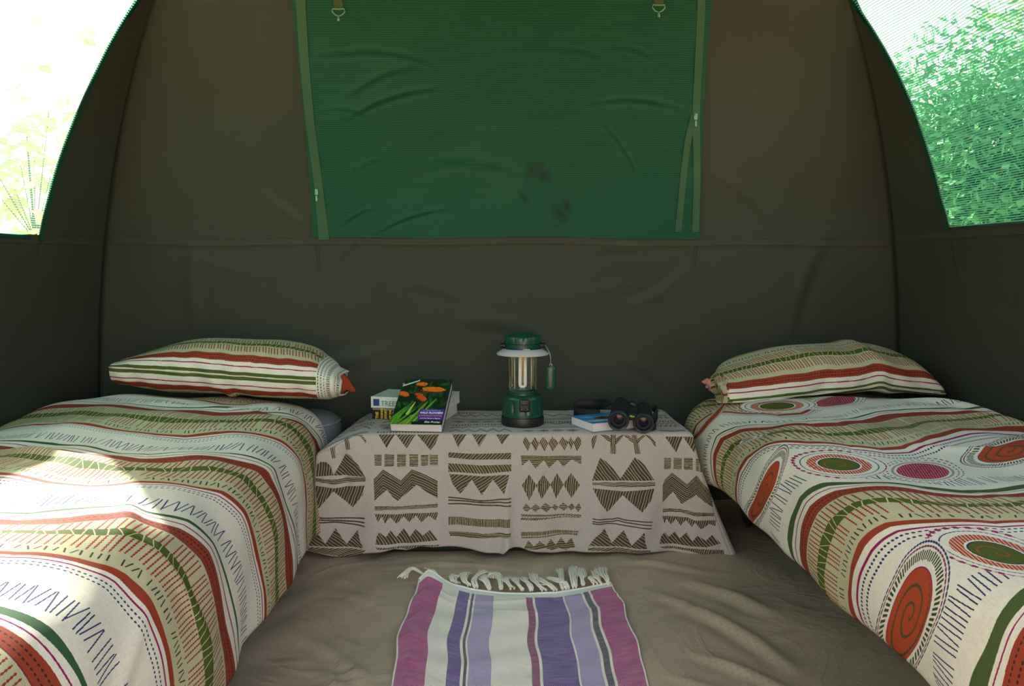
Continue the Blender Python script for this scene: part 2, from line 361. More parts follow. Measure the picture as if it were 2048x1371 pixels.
def wall(name, side, nu, nzz, hole=None):
    """side: back/front/left/right; hole = (a0, a1, z0, z1) in the wall's own horizontal coordinate; returns point function"""
    zz = np.concatenate([np.linspace(0, 1.5, int(nzz*.7)), 1.5+(ZTOP-1.5)*np.sin(np.linspace(0, np.pi/2, int(nzz*.3)+1))[1:]])
    us = np.linspace(-1, 1, nu)
    if hole:
        zz = np.sort(np.concatenate([zz, [hole[2], hole[3]]]))
    Z, U = np.meshgrid(zz, us, indexing='ij')
    h = hz(Z); A = U*h
    c = TCX if side in ('back', 'front') else TCY
    if hole:   # snap columns to the hole edges so that they stay straight
        a0, a1 = hole[0]-c, hole[1]-c
        i0 = int(round((a0/1.33+1)/2*(nu-1))); i1 = int(round((a1/1.33+1)/2*(nu-1)))
        for r in range(len(zz)):
            hh = h[r, 0]; x0 = max(-hh*.97, a0); x1 = min(hh*.97, a1)
            A[r] = np.concatenate([np.linspace(-hh, x0, i0+1), np.linspace(x0, x1, i1-i0+1)[1:], np.linspace(x1, hh, nu-i1)[1:]])
    fn = WALLFN[side]
    P = fn(A+c, Z)
    keep = None
    if hole:
        zc = (zz[1:]+zz[:-1])/2
        keep = np.ones((len(zz)-1, nu-1), bool)
        for r in range(len(zz)-1):
            if hole[2] < zc[r] < hole[3]: keep[r, i0:i1] = False
    o = obj(name, P, grid_faces(len(zz), nu, keep=keep), M['canvas'], uv=np.stack([(A+c).ravel(), Z.ravel()], -1))
    sm = o.modifiers.new('cloth_thickness', 'SOLIDIFY'); sm.thickness = .004
    sm.offset = 1.0 if side in ('back', 'left') else -1.0
    return tag(o, kind='structure')
def edge_fade(d): return np.clip(1.25*(1-np.clip(np.abs(d), 0, 1)**4), 0, 1)
def f_back(A, z): return wall_back_pt(A, z)
def f_front(A, z): return np.stack([A, TCY-hz(z)+0*A, z], -1)
def f_left(A, z): return np.stack([TCX-hz(z)-wall_soft(A, z, 2.2)*edge_fade((A-TCY)/np.maximum(hz(z), .2)), A, z], -1)
def f_right(A, z): return np.stack([TCX+hz(z)+wall_soft(A, z, 3.9)*edge_fade((A-TCY)/np.maximum(hz(z), .2)), A, z], -1)
def _side_relief(A, z, R):
    r = 0
    for a, b, W, H in R: r = r+seg_ridge(A, z, a, b, W, H)
    return r
WALLFN = {'back': f_back, 'front': f_front, 'left': f_left, 'right': f_right}
WIN_L = (.75, 2.212, .878, 1.66); WIN_R = (.75, 2.262, .914, 1.66)
wb_ = wall('wall_back', 'back', 190, 150)
wl_ = wall('wall_left', 'left', 110, 100, WIN_L)
wr_ = wall('wall_right', 'right', 110, 100, WIN_R)
wf_ = wall('wall_front', 'front', 60, 60, (-.78, .88, .02, 1.62))

def patch(name, fn, a0, a1, z0, z1, na, nzz, mat, off, parent=None, relief=None, thick=.0015):
    A, Z = np.meshgrid(np.linspace(a0, a1, na), np.linspace(z0, z1, nzz), indexing='ij')
    P = fn(A, Z)
    inward = {'b': (0, -1, 0), 'l': (1, 0, 0), 'r': (-1, 0, 0)}[off[0]]
    d = off[1]+(relief(A, Z) if relief else 0)*np.ones_like(A)
    P = P+np.array(inward)*d[..., None]
    fc = grid_faces(na, nzz)
    if off[0] != 'r': fc = [f[::-1] for f in fc]
    if off[0] == 'b': fc = [f[::-1] for f in fc]
    o = obj(name, P, fc, mat, parent, uv=np.stack([A.ravel(), Z.ravel()], -1))
    return o
# side windows: shade net let into the canvas
for nm, fn, W, s in (('window_1', f_left, WIN_L, 'l'), ('window_2', f_right, WIN_R, 'r')):
    n = (lambda sg: (lambda A, Z: .004*np.sin(A*9+Z*4)+.003*np.sin(A*21-Z*13)+.002*np.sin(Z*40+A*8)))(1)
    o = patch(nm, fn, W[0]-.004, W[1]+.004, W[2]-.004, W[3]+.004, 90, 60, M['net'], (s, .004), relief=n)
    tag(o, kind='structure')
    # doubled, darker edge of the net along the canvas
    hem = patch('net_hem', fn, W[1]-.012, W[1]+.006, W[2]-.006, W[3], 4, 60, M['backed_net'], (s, .009), o)
# back window: net with the storm flap closed behind it
def on_back(px, py):
    d = _fw*F+_rt*(px-CX)-_up*(py-CY); best = None
    k = np.linspace(1.6, 2.9, 2600); P = CAM+d[None]/d[1]*k[:, None]
    e = np.abs(P[:, 1]-(TCY+hz(P[:, 2]))); i = e.argmin(); return P[i, 0], P[i, 2]
(BX0, _), (BX1, _) = on_back(625, 486), on_back(1400, 470); BZ0, BZ1 = .892, 1.86
_a, _b = on_back(583, 0), on_back(1424, 0); BK0 = (_a[0]-BX0)*.65/(_a[1]-BZ0); BK1 = (_b[0]-BX1)*.65/(_b[1]-BZ0)
NET_RIDGES = [((-.44, 1.235), (-.13, 1.325), .010, .007), ((-.42, 1.30), (-.20, 1.38), .012, .005), ((-.36, .905), (-.13, .985), .008, .006), ((-.50, 1.40), (-.15, 1.385), .010, .005),
              ((.32, 1.285), (.62, 1.272), .009, .005), ((.36, 1.24), (.48, 1.08), .007, .003), ((-.46, 1.07), (-.30, 1.14), .008, .003), ((-.47, .93), (-.36, .99), .008, .005),
              ((-.2, 1.12), (.1, 1.10), .02, .003), ((-.48, 1.27), (-.36, 1.25), .008, .004), ((.38, 1.43), (.52, 1.40), .008, .004), ((.2, 1.42), (.36, 1.40), .01, .003)]
def net_relief(A, Z):
    r = .0015*np.sin(A*11+Z*7)+.001*np.sin(A*23-Z*31)
    for a, b, W, H in NET_RIDGES: r = r+seg_ridge(A, Z, a, b, W*.7, H*1.05)
    return r
def bottom_wave(A): return .004*np.sin((A-BX0)*2.3+.3)+.003*np.sin(A*9)
def f_backwin(A, Z): return f_back(A, Z+np.clip(1-(Z-BZ0)/.05, 0, 1)*bottom_wave(A))
def f_backwin(A, Z):
    # the panel's sides follow the photograph: nearly straight, a little closer together towards the top
    f = (A-BX0)/(BX1-BX0); k = np.clip((Z-BZ0)/.65, 0, 1.6); A2 = A+k*(BK0*(1-f)+BK1*f)
    return f_back(A2, Z+np.clip(1-(Z-BZ0)/.05, 0, 1)*bottom_wave(A))
w3 = patch('window_3', f_backwin, BX0, BX1, BZ0, BZ1, 230, 180, M['backed_net'], ('b', .006), relief=net_relief)
tag(w3, kind='structure')
M['tape'] = canvas_mat('zip_tape', (62, 98, 72), (52, 88, 66))
M['webbing'] = canvas_mat('olive_webbing', (66, 84, 54), (56, 74, 50))
M['toggle'] = plain('clear_green_plastic', (150, 215, 185), .15, Transmission_Weight=.6)
def tape(name, pts, w, mat, off, parent, n=60):
    P = catmull(pts, 12); V = []; uv = []
    for i, (x, z) in enumerate(P):
        t = P[min(i+1, len(P)-1)]-P[max(i-1, 0)]; t = t/np.linalg.norm(t); nrm = np.array([-t[1], t[0]])
        for k, s in enumerate(np.linspace(-.5, .5, 4)):
            q = np.array([x, z])+nrm*s*w
            p = f_back(q[0], q[1]); V.append(p-np.array([0, off+net_relief(q[0], q[1]), 0])); uv.append((q[0], q[1]))
    return obj(name, V, grid_faces(len(P), 4), mat, parent, uv=uv)
tape('zip_tape', [on_back(598, -150), on_back(602, 2), on_back(617, 200), on_back(634, 350), on_back(650, 479)], .026, M['tape'], .0085, w3)
tape('zip_tape', [on_back(633, 385), on_back(637, 440), on_back(640, 479)], .010, M['tape'], .0087, w3)
tape('zip_tape', [on_back(1406, -150), on_back(1402, 2), on_back(1396, 120), on_back(1390, 230), on_back(1391, 350), on_back(1390, 464)], .022, M['tape'], .0085, w3)
tape('zip_tape', [on_back(1386, 232), on_back(1372, 290), on_back(1362, 380), on_back(1355, 464)], .020, M['tape'], .0088, w3)
for (px, py) in ((633, 384), (1388, 236)):
    x, z = on_back(px, py); p = f_back(x, z); y = p[1]-.014
    mb = MB(); mb.box((x, y, z), (.010, .006, .020), bev=.002); mb.box((x, y-.002, z-.020), (.005, .003, .018), bev=.001)
    mb.build('zip_pull', M['toggle'], w3)
for (px, py) in ((679, 24), (1314, 18)):
    x, z = on_back(px, py); p = f_back(x, z)
    sp = tape('strap', [(x, z+.10), (x, z+.05), (x, z)], .025, M['webbing'], .010, w3)
    mb = MB(); y = p[1]-.016
    mb.tube([(x-.016, y, z+.004), (x-.017, y, z-.004), (x-.010, y, z-.012), (x, y, z-.016), (x+.010, y, z-.012), (x+.017, y, z-.004), (x+.016, y, z+.004), (x, y, z+.003)], .0018, 8, closed=True)
    mb.tube([(x, y, z-.014), (x, y-.003, z-.022), (x, y-.004, z-.030)], [.0022, .003, .0038], 8)
    mb.build('toggle', M['toggle'], w3)

# seams: doubled canvas strips with two rows of stitches
def seam(fn, a0, a1, zf, w, s, parent, stitch=True, n=120):
    A = np.linspace(a0, a1, n); rows = np.linspace(0, 1, 4)
    V = []; uv = []
    inward = {'b': (0, -1, 0), 'l': (1, 0, 0), 'r': (-1, 0, 0)}[s]
    for a in A:
        for r in rows:
            z = zf(a)-r*w; off = .0035-.0015*r
            V.append(fn(a, z)+np.array(inward)*off); uv.append((a, z))
    fc = grid_faces(n, 4)
    obj('seam', V, fc, M['canvas_seam'], parent, uv=uv)
    if stitch:
        mb = MB()
        for r in (.12, .88):
            a = a0
            while a < a1:
                p = fn(a, zf(a)-r*w)+np.array(inward)*.0037; q = fn(a+.004, zf(a+.004)-r*w)+np.array(inward)*.0037
                mb.tube([p, q], .0008, 4); a += .0065
        tag(mb.build('stitching', M['stitch'], parent), kind='stuff')
zb = lambda a: .893+.010*np.clip(np.abs(a-.06)-.6, 0, 1)+bottom_wave(a)
seam(f_back, TCX-1.24, TCX+1.245, zb, .026, 'b', wb_)
seam(f_left, .30, TCY+1.235, lambda a: .888+.01*(a-2.2), .026, 'l', wl_)
seam(f_right, .30, TCY+1.235, lambda a: .906+.006*(a-2.2), .026, 'r', wr_)
def vseam(fn, a, z0, z1, s, parent):
    inward = np.array({'b': (0, -1, 0), 'l': (1, 0, 0), 'r': (-1, 0, 0)}[s]); mb = MB()
    for dx in (-.004, .004):
        z = z0
        while z < z1: mb.tube([fn(a+dx, z)+inward*.0012, fn(a+dx, z+.004)+inward*.0012], .0008, 4); z += .0065
    tag(mb.build('stitching', M['stitch'], parent), kind='stuff')
vseam(f_back, -.545, .79, .885, 'b', wb_); vseam(f_back, .672, .81, .885, 'b', wb_)
vseam(f_right, 2.262, .78, .885, 'r', wr_); vseam(f_left, 2.212, .78, .87, 'l', wl_)

# groundsheet
fx = np.linspace(TCX-1.37, TCX+1.37, 236); fy = np.linspace(TCY-1.37, TCY+1.37, 236)
XX, YY = np.meshgrid(fx, fy, indexing='ij')
fz = .003*np.sin(XX*9+YY*4)+.0025*np.sin(YY*13-XX*5+1)+.0015*np.sin(XX*23+YY*17)+.001*np.sin(XX*41-YY*29)
def frid(a, b, W, H):
    global fz; fz = fz+seg_ridge(XX, YY, a, b, W, H)
rnd = random.Random(11)
for a, b, W, H in [((.38, 1.95), (.62, 1.50), .018, .012), ((.42, 1.60), (.62, 1.35), .014, .010), ((.50, 1.98), (.66, 1.75), .02, .012), ((-.42, 1.70), (-.22, 1.45), .014, .008),
                   ((-.40, 1.95), (-.24, 1.80), .012, .006), ((-.36, 1.55), (-.25, 1.40), .01, .007), ((.36, 1.75), (.50, 1.86), .012, .006), ((.34, 1.50), (.46, 1.42), .01, .006),
                   ((-.30, 2.10), (.10, 2.06), .012, .004), ((.35, 2.12), (.58, 2.02), .014, .006), ((-.45, 1.85), (-.3, 1.6), .01, .005)]: frid(a, b, W, H)
for k in range(16):
    x = rnd.uniform(-.45, .6); y = rnd.uniform(1.3, 2.15); an = rnd.uniform(0, 3.14); L = rnd.uniform(.06, .16)
    frid((x, y), (x+L*math.cos(an), y+L*math.sin(an)), rnd.uniform(.005, .012), rnd.uniform(.002, .005))
# calm under the rug, the table cloth and the cots
flat = np.exp(-np.clip(np.maximum(np.abs(XX-.06)-.22, np.maximum(YY-1.98, 0)), 0, 1)**2/.0016)
def floor_h(): return np.clip(fz*(1-.85*flat), -.006, .03)+.012*np.clip((np.maximum(np.abs(XX-TCX), np.abs(YY-TCY))-1.31)/.06, 0, 1)
def floor_mat():
    t = NT('groundsheet_vinyl'); uv = t.n('ShaderNodeUVMap').outputs[0]
    n = t.noise(uv, 5, 6, .6); n2 = t.noise(uv, 260, 3); n3 = t.noise(t.map(uv, (6, 6, 1)), 1, 5, .7); sp = t.noise(uv, 90, 2)
    dw = t.n('ShaderNodeTexNoise', {'Scale': 3.0, 'Detail': 5, 'Distortion': 1.6}); t.set(dw.inputs['Vector'], uv)
    cr = t.math('POWER', t.math('SUBTRACT', 1, t.math('MULTIPLY', t.math('ABSOLUTE', t.math('SUBTRACT', dw.outputs['Fac'], .5)), 5.0)), 3.0)
    c = t.mix(t.ramp(n, [(.3, (0, 0, 0, 1)), (.75, (1, 1, 1, 1))]), srgb(186, 162, 140), srgb(166, 146, 126))
    c = t.mix(t.math('MULTIPLY', t.math('GREATER_THAN', sp, .735), .5), c, srgb(170, 160, 140))
    c = t.mix(t.math('MULTIPLY', n2, .2), c, srgb(136, 120, 102))
    t.bsdf(c, .36, t.bump(n3, .6, .008, t.bump(cr, .5, .003, t.bump(n2, .12, .0006))), Specular_IOR_Level=.5); return t.m
M['floor'] = floor_mat()
fl = obj('floor', np.stack([XX, YY, floor_h()], -1), grid_faces(236, 236), M['floor'], uv=np.stack([XX.ravel(), YY.ravel()], -1))
tag(fl, kind='structure')
# ---------- outside: dry veld, bushes and trees ----------
def ground_mat():
    t = NT('dry_grass_ground'); ob = t.coords('Object')
    n = t.noise(ob, .35, 6, .65); n2 = t.noise(ob, 14, 6, .7)
    c = t.mix(n, srgb(214, 180, 132), srgb(190, 158, 108)); c = t.mix(t.math('MULTIPLY', n2, .6), c, srgb(150, 118, 84))
    t.bsdf(c, .95, t.bump(n2, .6, .03)); return t.m
M['ground'] = ground_mat()
gx = np.linspace(-60, 60, 60); GX, GY = np.meshgrid(gx, gx, indexing='ij')
gd = np.hypot(GX, GY); GZ = -.06+.25*np.clip((gd-6)/20, 0, 1)*np.sin(GX*.21)*np.cos(GY*.17)
tag(obj('ground', np.stack([GX, GY, GZ], -1), grid_faces(60, 60), M['ground']), kind='structure')
def leaf_mat(name, a, b):
    t = NT(name); n = t.noise(t.coords(), 2.5, 4); c = t.mix(n, srgb(*a), srgb(*b))
    p = t.bsdf(c, .55, Specular_IOR_Level=.3)
    tr = t.n('ShaderNodeBsdfTranslucent', {'Color': c}); m = t.n('ShaderNodeMixShader', {0: .35})
    t.t.links.new(p.outputs[0], m.inputs[1]); t.t.links.new(tr.outputs[0], m.inputs[2]); t.t.links.new(m.outputs[0], t.out.inputs[0]); return t.m
M['leaf'] = leaf_mat('green_leaves', (96, 160, 108), (62, 128, 84)); M['leaf2'] = leaf_mat('yellow_green_leaves', (124, 166, 100), (84, 136, 76))
M['drygrass'] = leaf_mat('dry_grass', (222, 196, 140), (196, 160, 104)); M['bark'] = plain('bark', (120, 100, 78), .9, .25, 6)
def tree(x, y, h, r, mat, label, n, trunk=.08, low=.35, leaf=.16, seed=1):
    rd = random.Random(seed); t = thing('tree', label, 'tree', (x, y, -.05), 'trees outside the side windows')
    mb = MB(); top = Vector((x, y, h*.75)); mb.tube([(x, y, -.05), (x+.05, y, h*.3), top], [trunk, trunk*.7, trunk*.3], 8)
    lobes = []
    for k in range(9):
        a = rd.uniform(0, 6.28); c = Vector((x+math.cos(a)*r*.55*rd.random(), y+math.sin(a)*r*.55*rd.random(), h*(low+.15+(1-low-.25)*rd.random())))
        lobes.append((c, r*rd.uniform(.4, .62))); mb.tube([(x+.05, y, h*.3), c], [trunk*.4, trunk*.12], 6)
    mb.build('trunk', M['bark'], t)
    lv = MB()
    for k in range(n):
        c, lr = rd.choice(lobes); d = Vector((rd.gauss(0, 1), rd.gauss(0, 1), rd.gauss(0, .8))).normalized()*lr*rd.uniform(.6, 1.05); p = c+d
        u = Vector((rd.gauss(0, 1), rd.gauss(0, 1), rd.gauss(0, 1))).normalized(); v = u.orthogonal(); s = leaf*rd.uniform(.6, 1.2)
        lv.add([p-u*s, p+v*s*.45, p+u*s, p-v*s*.45], [(0, 1, 2, 3)])
    tag(lv.build('foliage', mat, t, smooth=False), kind='stuff')
    return t
tree(4.9, 8.2, 3.0, 1.9, M['leaf'], 'bushy green tree outside the right window, with sky showing above it', 26000, seed=3, low=.05, leaf=.055)
tree(10.6, 13.5, 5.6, 3.2, M['leaf2'], 'pale yellow-green tree standing farther out beyond the right window', 16000, seed=5, low=.05, leaf=.10)
tree(9.6, 8.0, 4.4, 2.1, M['leaf'], 'tall green tree at the outer side of the right window view', 20000, seed=9, low=.1, leaf=.07)
tree(-7.5, 13.5, 4.2, 2.0, M['drygrass'], 'sparse dry thorn tree far outside the left window', 260, seed=12, low=.3, leaf=.2, trunk=.035)
gm = MB(); rd = random.Random(4)
for k in range(900):
    x = -rd.uniform(2.6, 9) ; y = rd.uniform(2, 12); h = rd.uniform(.25, .6); dx = rd.uniform(-.2, .2)
    gm.add([(x-.012, y, -.1), (x+.012, y, -.1), (x+dx, y+rd.uniform(-.1, .1), h)], [(0, 1, 2)])
tag(gm.build('grass', M['drygrass'], smooth=False), 'tall dry grass growing outside around the tent', 'grass', kind='stuff')
# ---------- fabric prints: computed in the script from their drawing ----------
def h1(i, k=0.0):
    v = np.sin(np.asarray(i, np.float32)*12.9898+k*78.233+.5)*43758.547; return (v-np.floor(v)).astype(np.float32)
def lin(rgb): return np.array(srgb(*rgb)[:3], np.float32)
def make_image(name, A, nx, ny):
    """A: (nx, ny, 3) linear colours -> packed float-free 8 bit sRGB image"""
    a = np.clip(A, 0, 1); s = np.where(a <= .0031308, a*12.92, 1.055*np.power(np.maximum(a, 1e-6), 1/2.4)-.055)
    im = bpy.data.images.new(name, nx, ny, alpha=False); im.colorspace_settings.name = 'sRGB'
    px = np.ones((ny, nx, 4), np.float32); px[..., :3] = s.transpose(1, 0, 2)
    im.pixels.foreach_set(px.ravel()); im.update(); im.pack(); return im
def print_mat(name, im, rough=.85, weave_scale=1400, bump=.25, sheen=0, metric=(1, 1), spec=.25):
    t = NT(name); uvn = t.n('ShaderNodeUVMap').outputs[0]
    tx = t.n('ShaderNodeTexImage', image=im, interpolation='Linear', extension='EXTEND'); t.set(tx.inputs[0], uvn)
    m = t.map(uvn, (metric[0], metric[1], 1)); w = weave(t, m, weave_scale)
    sl = t.noise(t.map(m, (700, 60, 1)), 1, 3); sl2 = t.noise(t.map(m, (60, 700, 1)), 1, 3)
    th = t.math('MULTIPLY', t.math('ADD', sl, sl2), .5)
    c = t.mix(t.math('MULTIPLY', t.math('SUBTRACT', th, .42), .7), tx.outputs[0], (0, 0, 0, 1))
    b = t.bump(w, bump, .0004, t.bump(th, .3, .0006))
    t.bsdf(c, rough, b, Sheen_Weight=sheen, Specular_IOR_Level=spec); return t.m
def paint(A, m, col, a=1.0):
    m = m*a if not isinstance(m, bool) else m
    m = np.asarray(m, np.float32)[..., None]; A *= (1-m); A += m*np.asarray(col, np.float32)
def band(f, a, b): return ((f > a) & (f < b)).astype(np.float32)
def strokes(q, fr, a, b, sp, w, slope, seed, keep=.92, cell=0.0, bead=0):
    """slanting pen strokes between a and b; q = distance along the band (m), fr = phase across it"""
    m = np.zeros(q.shape, np.float32); inb = (fr > a-.02) & (fr < b+.02); g = ((fr-a)/(b-a)-.5).astype(np.float32)
    x = q/sp
    for dj in (-1, 0, 1):
        j = np.floor(x)+dj
        r = h1(j, seed+cell*13); r2 = h1(j, seed+3+cell*7); r3 = h1(j, seed+9+cell*5)
        xc = j+.5+(r-.5)*.35; sl = slope(r2)
        d = np.abs(x-xc-sl*g)*sp
        ww = w*(.40+.85*np.abs(np.sin((fr-a)*bead))) if bead else w
        m = np.maximum(m, (d < ww/2)*inb*(r3 < keep)*(g > -.5+.12*(r-.5)-.02)*(g < .5+.15*(r2-.5)))
    return m
C_WHITE = lin((220, 214, 200)); C_KHAKI = lin((184, 178, 144)); C_RUST = lin((146, 57, 36)); C_GREEN = lin((76, 88, 32)); C_HATCH = lin((140, 44, 42))
C_MAG = lin((140, 22, 84)); C_NAVY = lin((38, 44, 92)); C_DK = lin((56, 30, 34)); C_GLINE = lin((52, 84, 56)); C_LIGHT = lin((206, 200, 150)); C_INK = lin((44, 48, 46))
def wobble(q, k, s): return (.5*np.sin(q*9+k*2.1+s)+.3*np.sin(q*23+k*1.3+2*s)+.2*np.sin(q*47-k+3*s)).astype(np.float32)
def bed_print(q, c, ovals=False):
    A = np.empty(q.shape+(3,), np.float32); A[:] = C_WHITE
    k = np.floor(c+.06); fr = (c-k).astype(np.float32)          # -.06 .. .94
    w = lambda s: wobble(q, k, s)*.009
    f = fr
    paint(A, band(f, .163+0*f, .617+0*f), C_KHAKI)
    gw = np.where(c > 2.5, .020, .008) if not ovals else np.where(c > .5, .017, .009)
    paint(A, (np.abs(f-0-w(1)) < gw*(1+.5*wobble(q, k, 8))), C_GLINE if not ovals else lin((70, 86, 46)))
    paint(A, np.abs(f-.045-w(1)) < .0035, C_MAG)
    r = band(f, .082+w(2), .168+w(3)); paint(A, r, C_RUST)
    for o in (.108, .138):
        d = (np.abs(f-o-.5*(w(2)+w(3))) < .0042*np.sqrt(np.maximum(np.sin((q/.0075+np.floor(c)*.37+o*9)*2*np.pi)*.7+.35, 0))); paint(A, d, C_DK)
    paint(A, np.abs(f-.168-w(3)) < .003, lin((110, 40, 60)))
    mid = .347+w(4)*1.3; hw = .036+.010*wobble(q, k, 5)
    paint(A, strokes(q, f, .185, .318, .0088, .0024, lambda r: .15*(r-.5), 2, .95, k, 165), C_HATCH)
    paint(A, strokes(q, f, .378, .51, .0088, .0024, lambda r: .15*(r-.5), 5, .95, k, 165), C_HATCH)
    g = np.abs(f-mid) < hw; paint(A, g, C_GREEN)
    paint(A, g*strokes(q, f, .30, .40, .013, .0016, lambda r: (r-.35)*2.2, 8, .95, k), C_LIGHT)
    paint(A, strokes(q, f, .535, .578, .0095, .0022, lambda r: (r-.5)*1.1, 11, .85, k), C_INK)
    paint(A, band(f, .612+w(6), .643+w(7)), C_RUST); paint(A, np.abs(f-.664-w(7)) < .0035, C_MAG)
    for o in (.688, .708) if not ovals else (.680, .698):
        paint(A, (np.abs(f-o-w(7)) < .0032*np.sqrt(np.maximum(np.sin((q/.0075+o*41)*2*np.pi)*.7+.3, 0))), C_NAVY)
    paint(A, strokes(q, f, *((.83, .935) if not ovals else (.885, .955)), .0085, .0019, (lambda r: (r-.5)*2.4), 14, .9, k), C_NAVY)
    return A
def poly3(S, T, C, c0):
    x = S-c0[0]; y = T-c0[1]; B = (1, x, y, x*x, x*y, y*y, x**3, x*x*y, x*y*y, y**3)
    return sum(k*b for k, b in zip(C, B))
def draw_oval(A, S, T, pts, kind, seed):
    c0, rad, cu, cv = pts; near = np.hypot(S-c0[0], T-c0[1]) < rad
    u = poly3(S, T, cu, c0).astype(np.float32); v = poly3(S, T, cv, c0).astype(np.float32); sel = (np.abs(u) < 2) & (np.abs(v) < 2) & near
    idx = np.where(sel); u = u[idx]; v = v[idx]; ph = np.arctan2(v, u); th = (ph/(2*np.pi)) % 1
    rho = np.hypot(u, v)*(1+.03*np.sin(2*ph+seed)+.02*np.sin(3*ph+seed*2)); B = A[idx]
    def P(m, c): paint(B, m, c)
    P(rho < (1.62 if kind == 'spiral' else 1.5), C_WHITE)
    if kind == 'spiral':
        n = 76; cell = np.floor(th*n); P((np.abs(rho-1.24-.05*h1(cell)) < .11)*(np.abs(th*n-cell-.5) < .27), lin((62, 66, 42)))
        P((np.abs(rho-1.46) < .010+.014*(np.abs(np.sin(ph*32)) > .5)), lin((126, 44, 70))); P((np.abs(rho-1.56) < .010+.015*(np.abs(np.sin(ph*34)) > .5)), C_NAVY)
        P(rho < 1.0, lin((168, 66, 36))); P(np.abs(rho-1.0) < .015, C_MAG)
        sp = (rho*2.7-th+.03*np.sign(np.sin(ph*44+rho*30))) % 1
        P((np.abs(sp-.5) < .085)*(rho < .93), lin((66, 70, 34))); 
    elif kind == 'green':
        P(np.abs(rho-1.42) < .010+.045*(np.abs(np.sin(ph*16)) > .72)*(np.cos(ph) < .2)+.012*(np.sin(ph*32) > 0), C_MAG); P(np.abs(rho-1.2) < .010+.010*(np.sin(ph*60) > 0), C_NAVY)
        ring = (rho < 1)*(rho > .70); P(ring, lin((172, 66, 44))); P(ring*(np.abs(((u+.5*v)*9) % 1-.5) < .13), C_WHITE)
        P(rho < .62, C_GREEN); P(np.abs(rho-.62) < .02, lin((40, 44, 60)))
        P((np.abs(((rho*2.4-th) % 1)-.5) < .05)*(rho < .48), lin((160, 70, 40)))
    elif kind == 'crimson':
        P((np.abs(rho-1.55) < .022)*(np.sin(ph*40) > -.3), lin((50, 84, 62))); P((np.abs(rho-1.38) < .03)*(np.sin(ph*34) > 0), lin((150, 60, 50)))
        P(np.abs(rho-1.16) < .05, lin((150, 146, 138)))
        P(rho < 1, lin((158, 24, 58))); P((rho < 1)*(np.abs(((u+.25*v)*9) % 1-.5) < .07), C_WHITE)
        for rr in (.28, .55): P((np.abs(rho-rr) < .022)*(np.sin(ph*26) > -.4), lin((90, 20, 60)))
    A[idx] = B

def stripe_phase(side, S, T):
    cs, tab = STRIPE_L if side == 'L' else STRIPE_R
    P = PROF_L if side == 'L' else PROF_R; SL = arc(P)[-1]
    nodes = np.linspace(0, SL, tab.shape[1]); out = np.empty(S.shape, np.float32)
    per = .40 if side == 'L' else .50
    cs = np.array([cs[0]-1.0]+list(cs)+[cs[-1]+1.0])
    # a little smoothing over the width
    tb = np.pad(tab, ((0, 0), (1, 1)), 'edge'); tb = .25*tb[:, :-2]+.5*tb[:, 1:-1]+.25*tb[:, 2:]
    for i in range(S.shape[0]):
        t = np.array([np.interp(S[i, 0], nodes, tb[j]) for j in range(len(tb))])
        t = np.concatenate([[t[0]+per], t, [t[-1]-per]])
        out[i] = np.interp(-T[i], -t, cs)
    return out
# ---------- beds ----------
T0, T1 = .62, 2.50
def bedspread(side, label, t1, head_cut):
    P = PROF_L if side == 'L' else PROF_R; SL = arc(P)[-1]
    px = .00066; nx = int(SL/px); ny = int((T1-T0)/px)
    S, T = np.meshgrid((np.arange(nx)+.5)*px, T0+(np.arange(ny)+.5)*px, indexing='ij'); S = S.astype(np.float32); T = T.astype(np.float32)
    c = stripe_phase(side, S, T)
    A = bed_print(S, c, side == 'R')
    if side == 'R':
        for nm, kd, sd_ in (('O1', 'spiral', 1), ('O3', 'crimson', 3), ('O2', 'green', 2), ('O4', 'spiral', 4), ('O6', 'green', 6), ('O5', 'spiral', 5), ('O7', 'spiral', 7), ('O9', 'crimson', 9), ('O8', 'green', 8)):
            draw_oval(A, S, T, OVALS[nm], kd, sd_)
    im = make_image('bedspread_print_'+side, A, nx, ny)
    mat = print_mat('printed_cotton_'+side, im, metric=(SL, T1-T0), weave_scale=2600, bump=.18)
    ns, nt = int(SL/.007), int((t1-.40)/.007)
    s = np.linspace(0, SL, ns); t = np.linspace(.40, t1, nt)
    Sg, Tg = np.meshgrid(s, t, indexing='ij')
    X, Y, Z = bed_surface(side, Sg, Tg)
    # the head end tucks down over the mattress
    e = np.clip((Tg-head_cut)/(t1-head_cut), 0, 1); Z = Z-.05*e**2; 
    # unseen foot end shaped to hang to the floor, blocking light under the bed
    e2 = np.clip((.50-Tg)/.08, 0, 1); Z = Z*(1-e2)+(.03+.08*(Z-.1))*e2
    cxm = P[:, 0].mean(); X = X+(cxm-X)*.05*e**2
    o = obj('bedspread', np.stack([X, Y, Z], -1), grid_faces(ns, nt), mat, uv=np.stack([(Sg/SL).ravel(), ((Tg-T0)/(T1-T0)).ravel()], -1))
    if side == 'L': pass
    m = o.modifiers.new('cloth_thickness', 'SOLIDIFY'); m.thickness = .0030; m.offset = -1
    return tag(o, label, 'bedspread')
M['mattress'] = plain('grey_mattress_ticking', (112, 114, 120), .85, .1, 120)
M['piping'] = plain('grey_piping', (134, 136, 142), .8)
M['steel'] = plain('painted_steel_tube', (58, 60, 56), .45, Metallic=.4)
M['cotcanvas'] = plain('cot_canvas', (70, 70, 56), .9, .1, 80)
def bulge_head(o, x_side, amt):
    if not amt: return
    for v in o.data.vertices:
        w = o.matrix_basis.translation; gx = v.co.x+wloc(o.parent).x; gy = v.co.y+wloc(o.parent).y
        e = min(max((gy-2.30)/.14, 0), 1); f = min(max((gx-x_side)/.2+1, 0), 1); v.co.x += amt*e*e*(3-2*e)*f
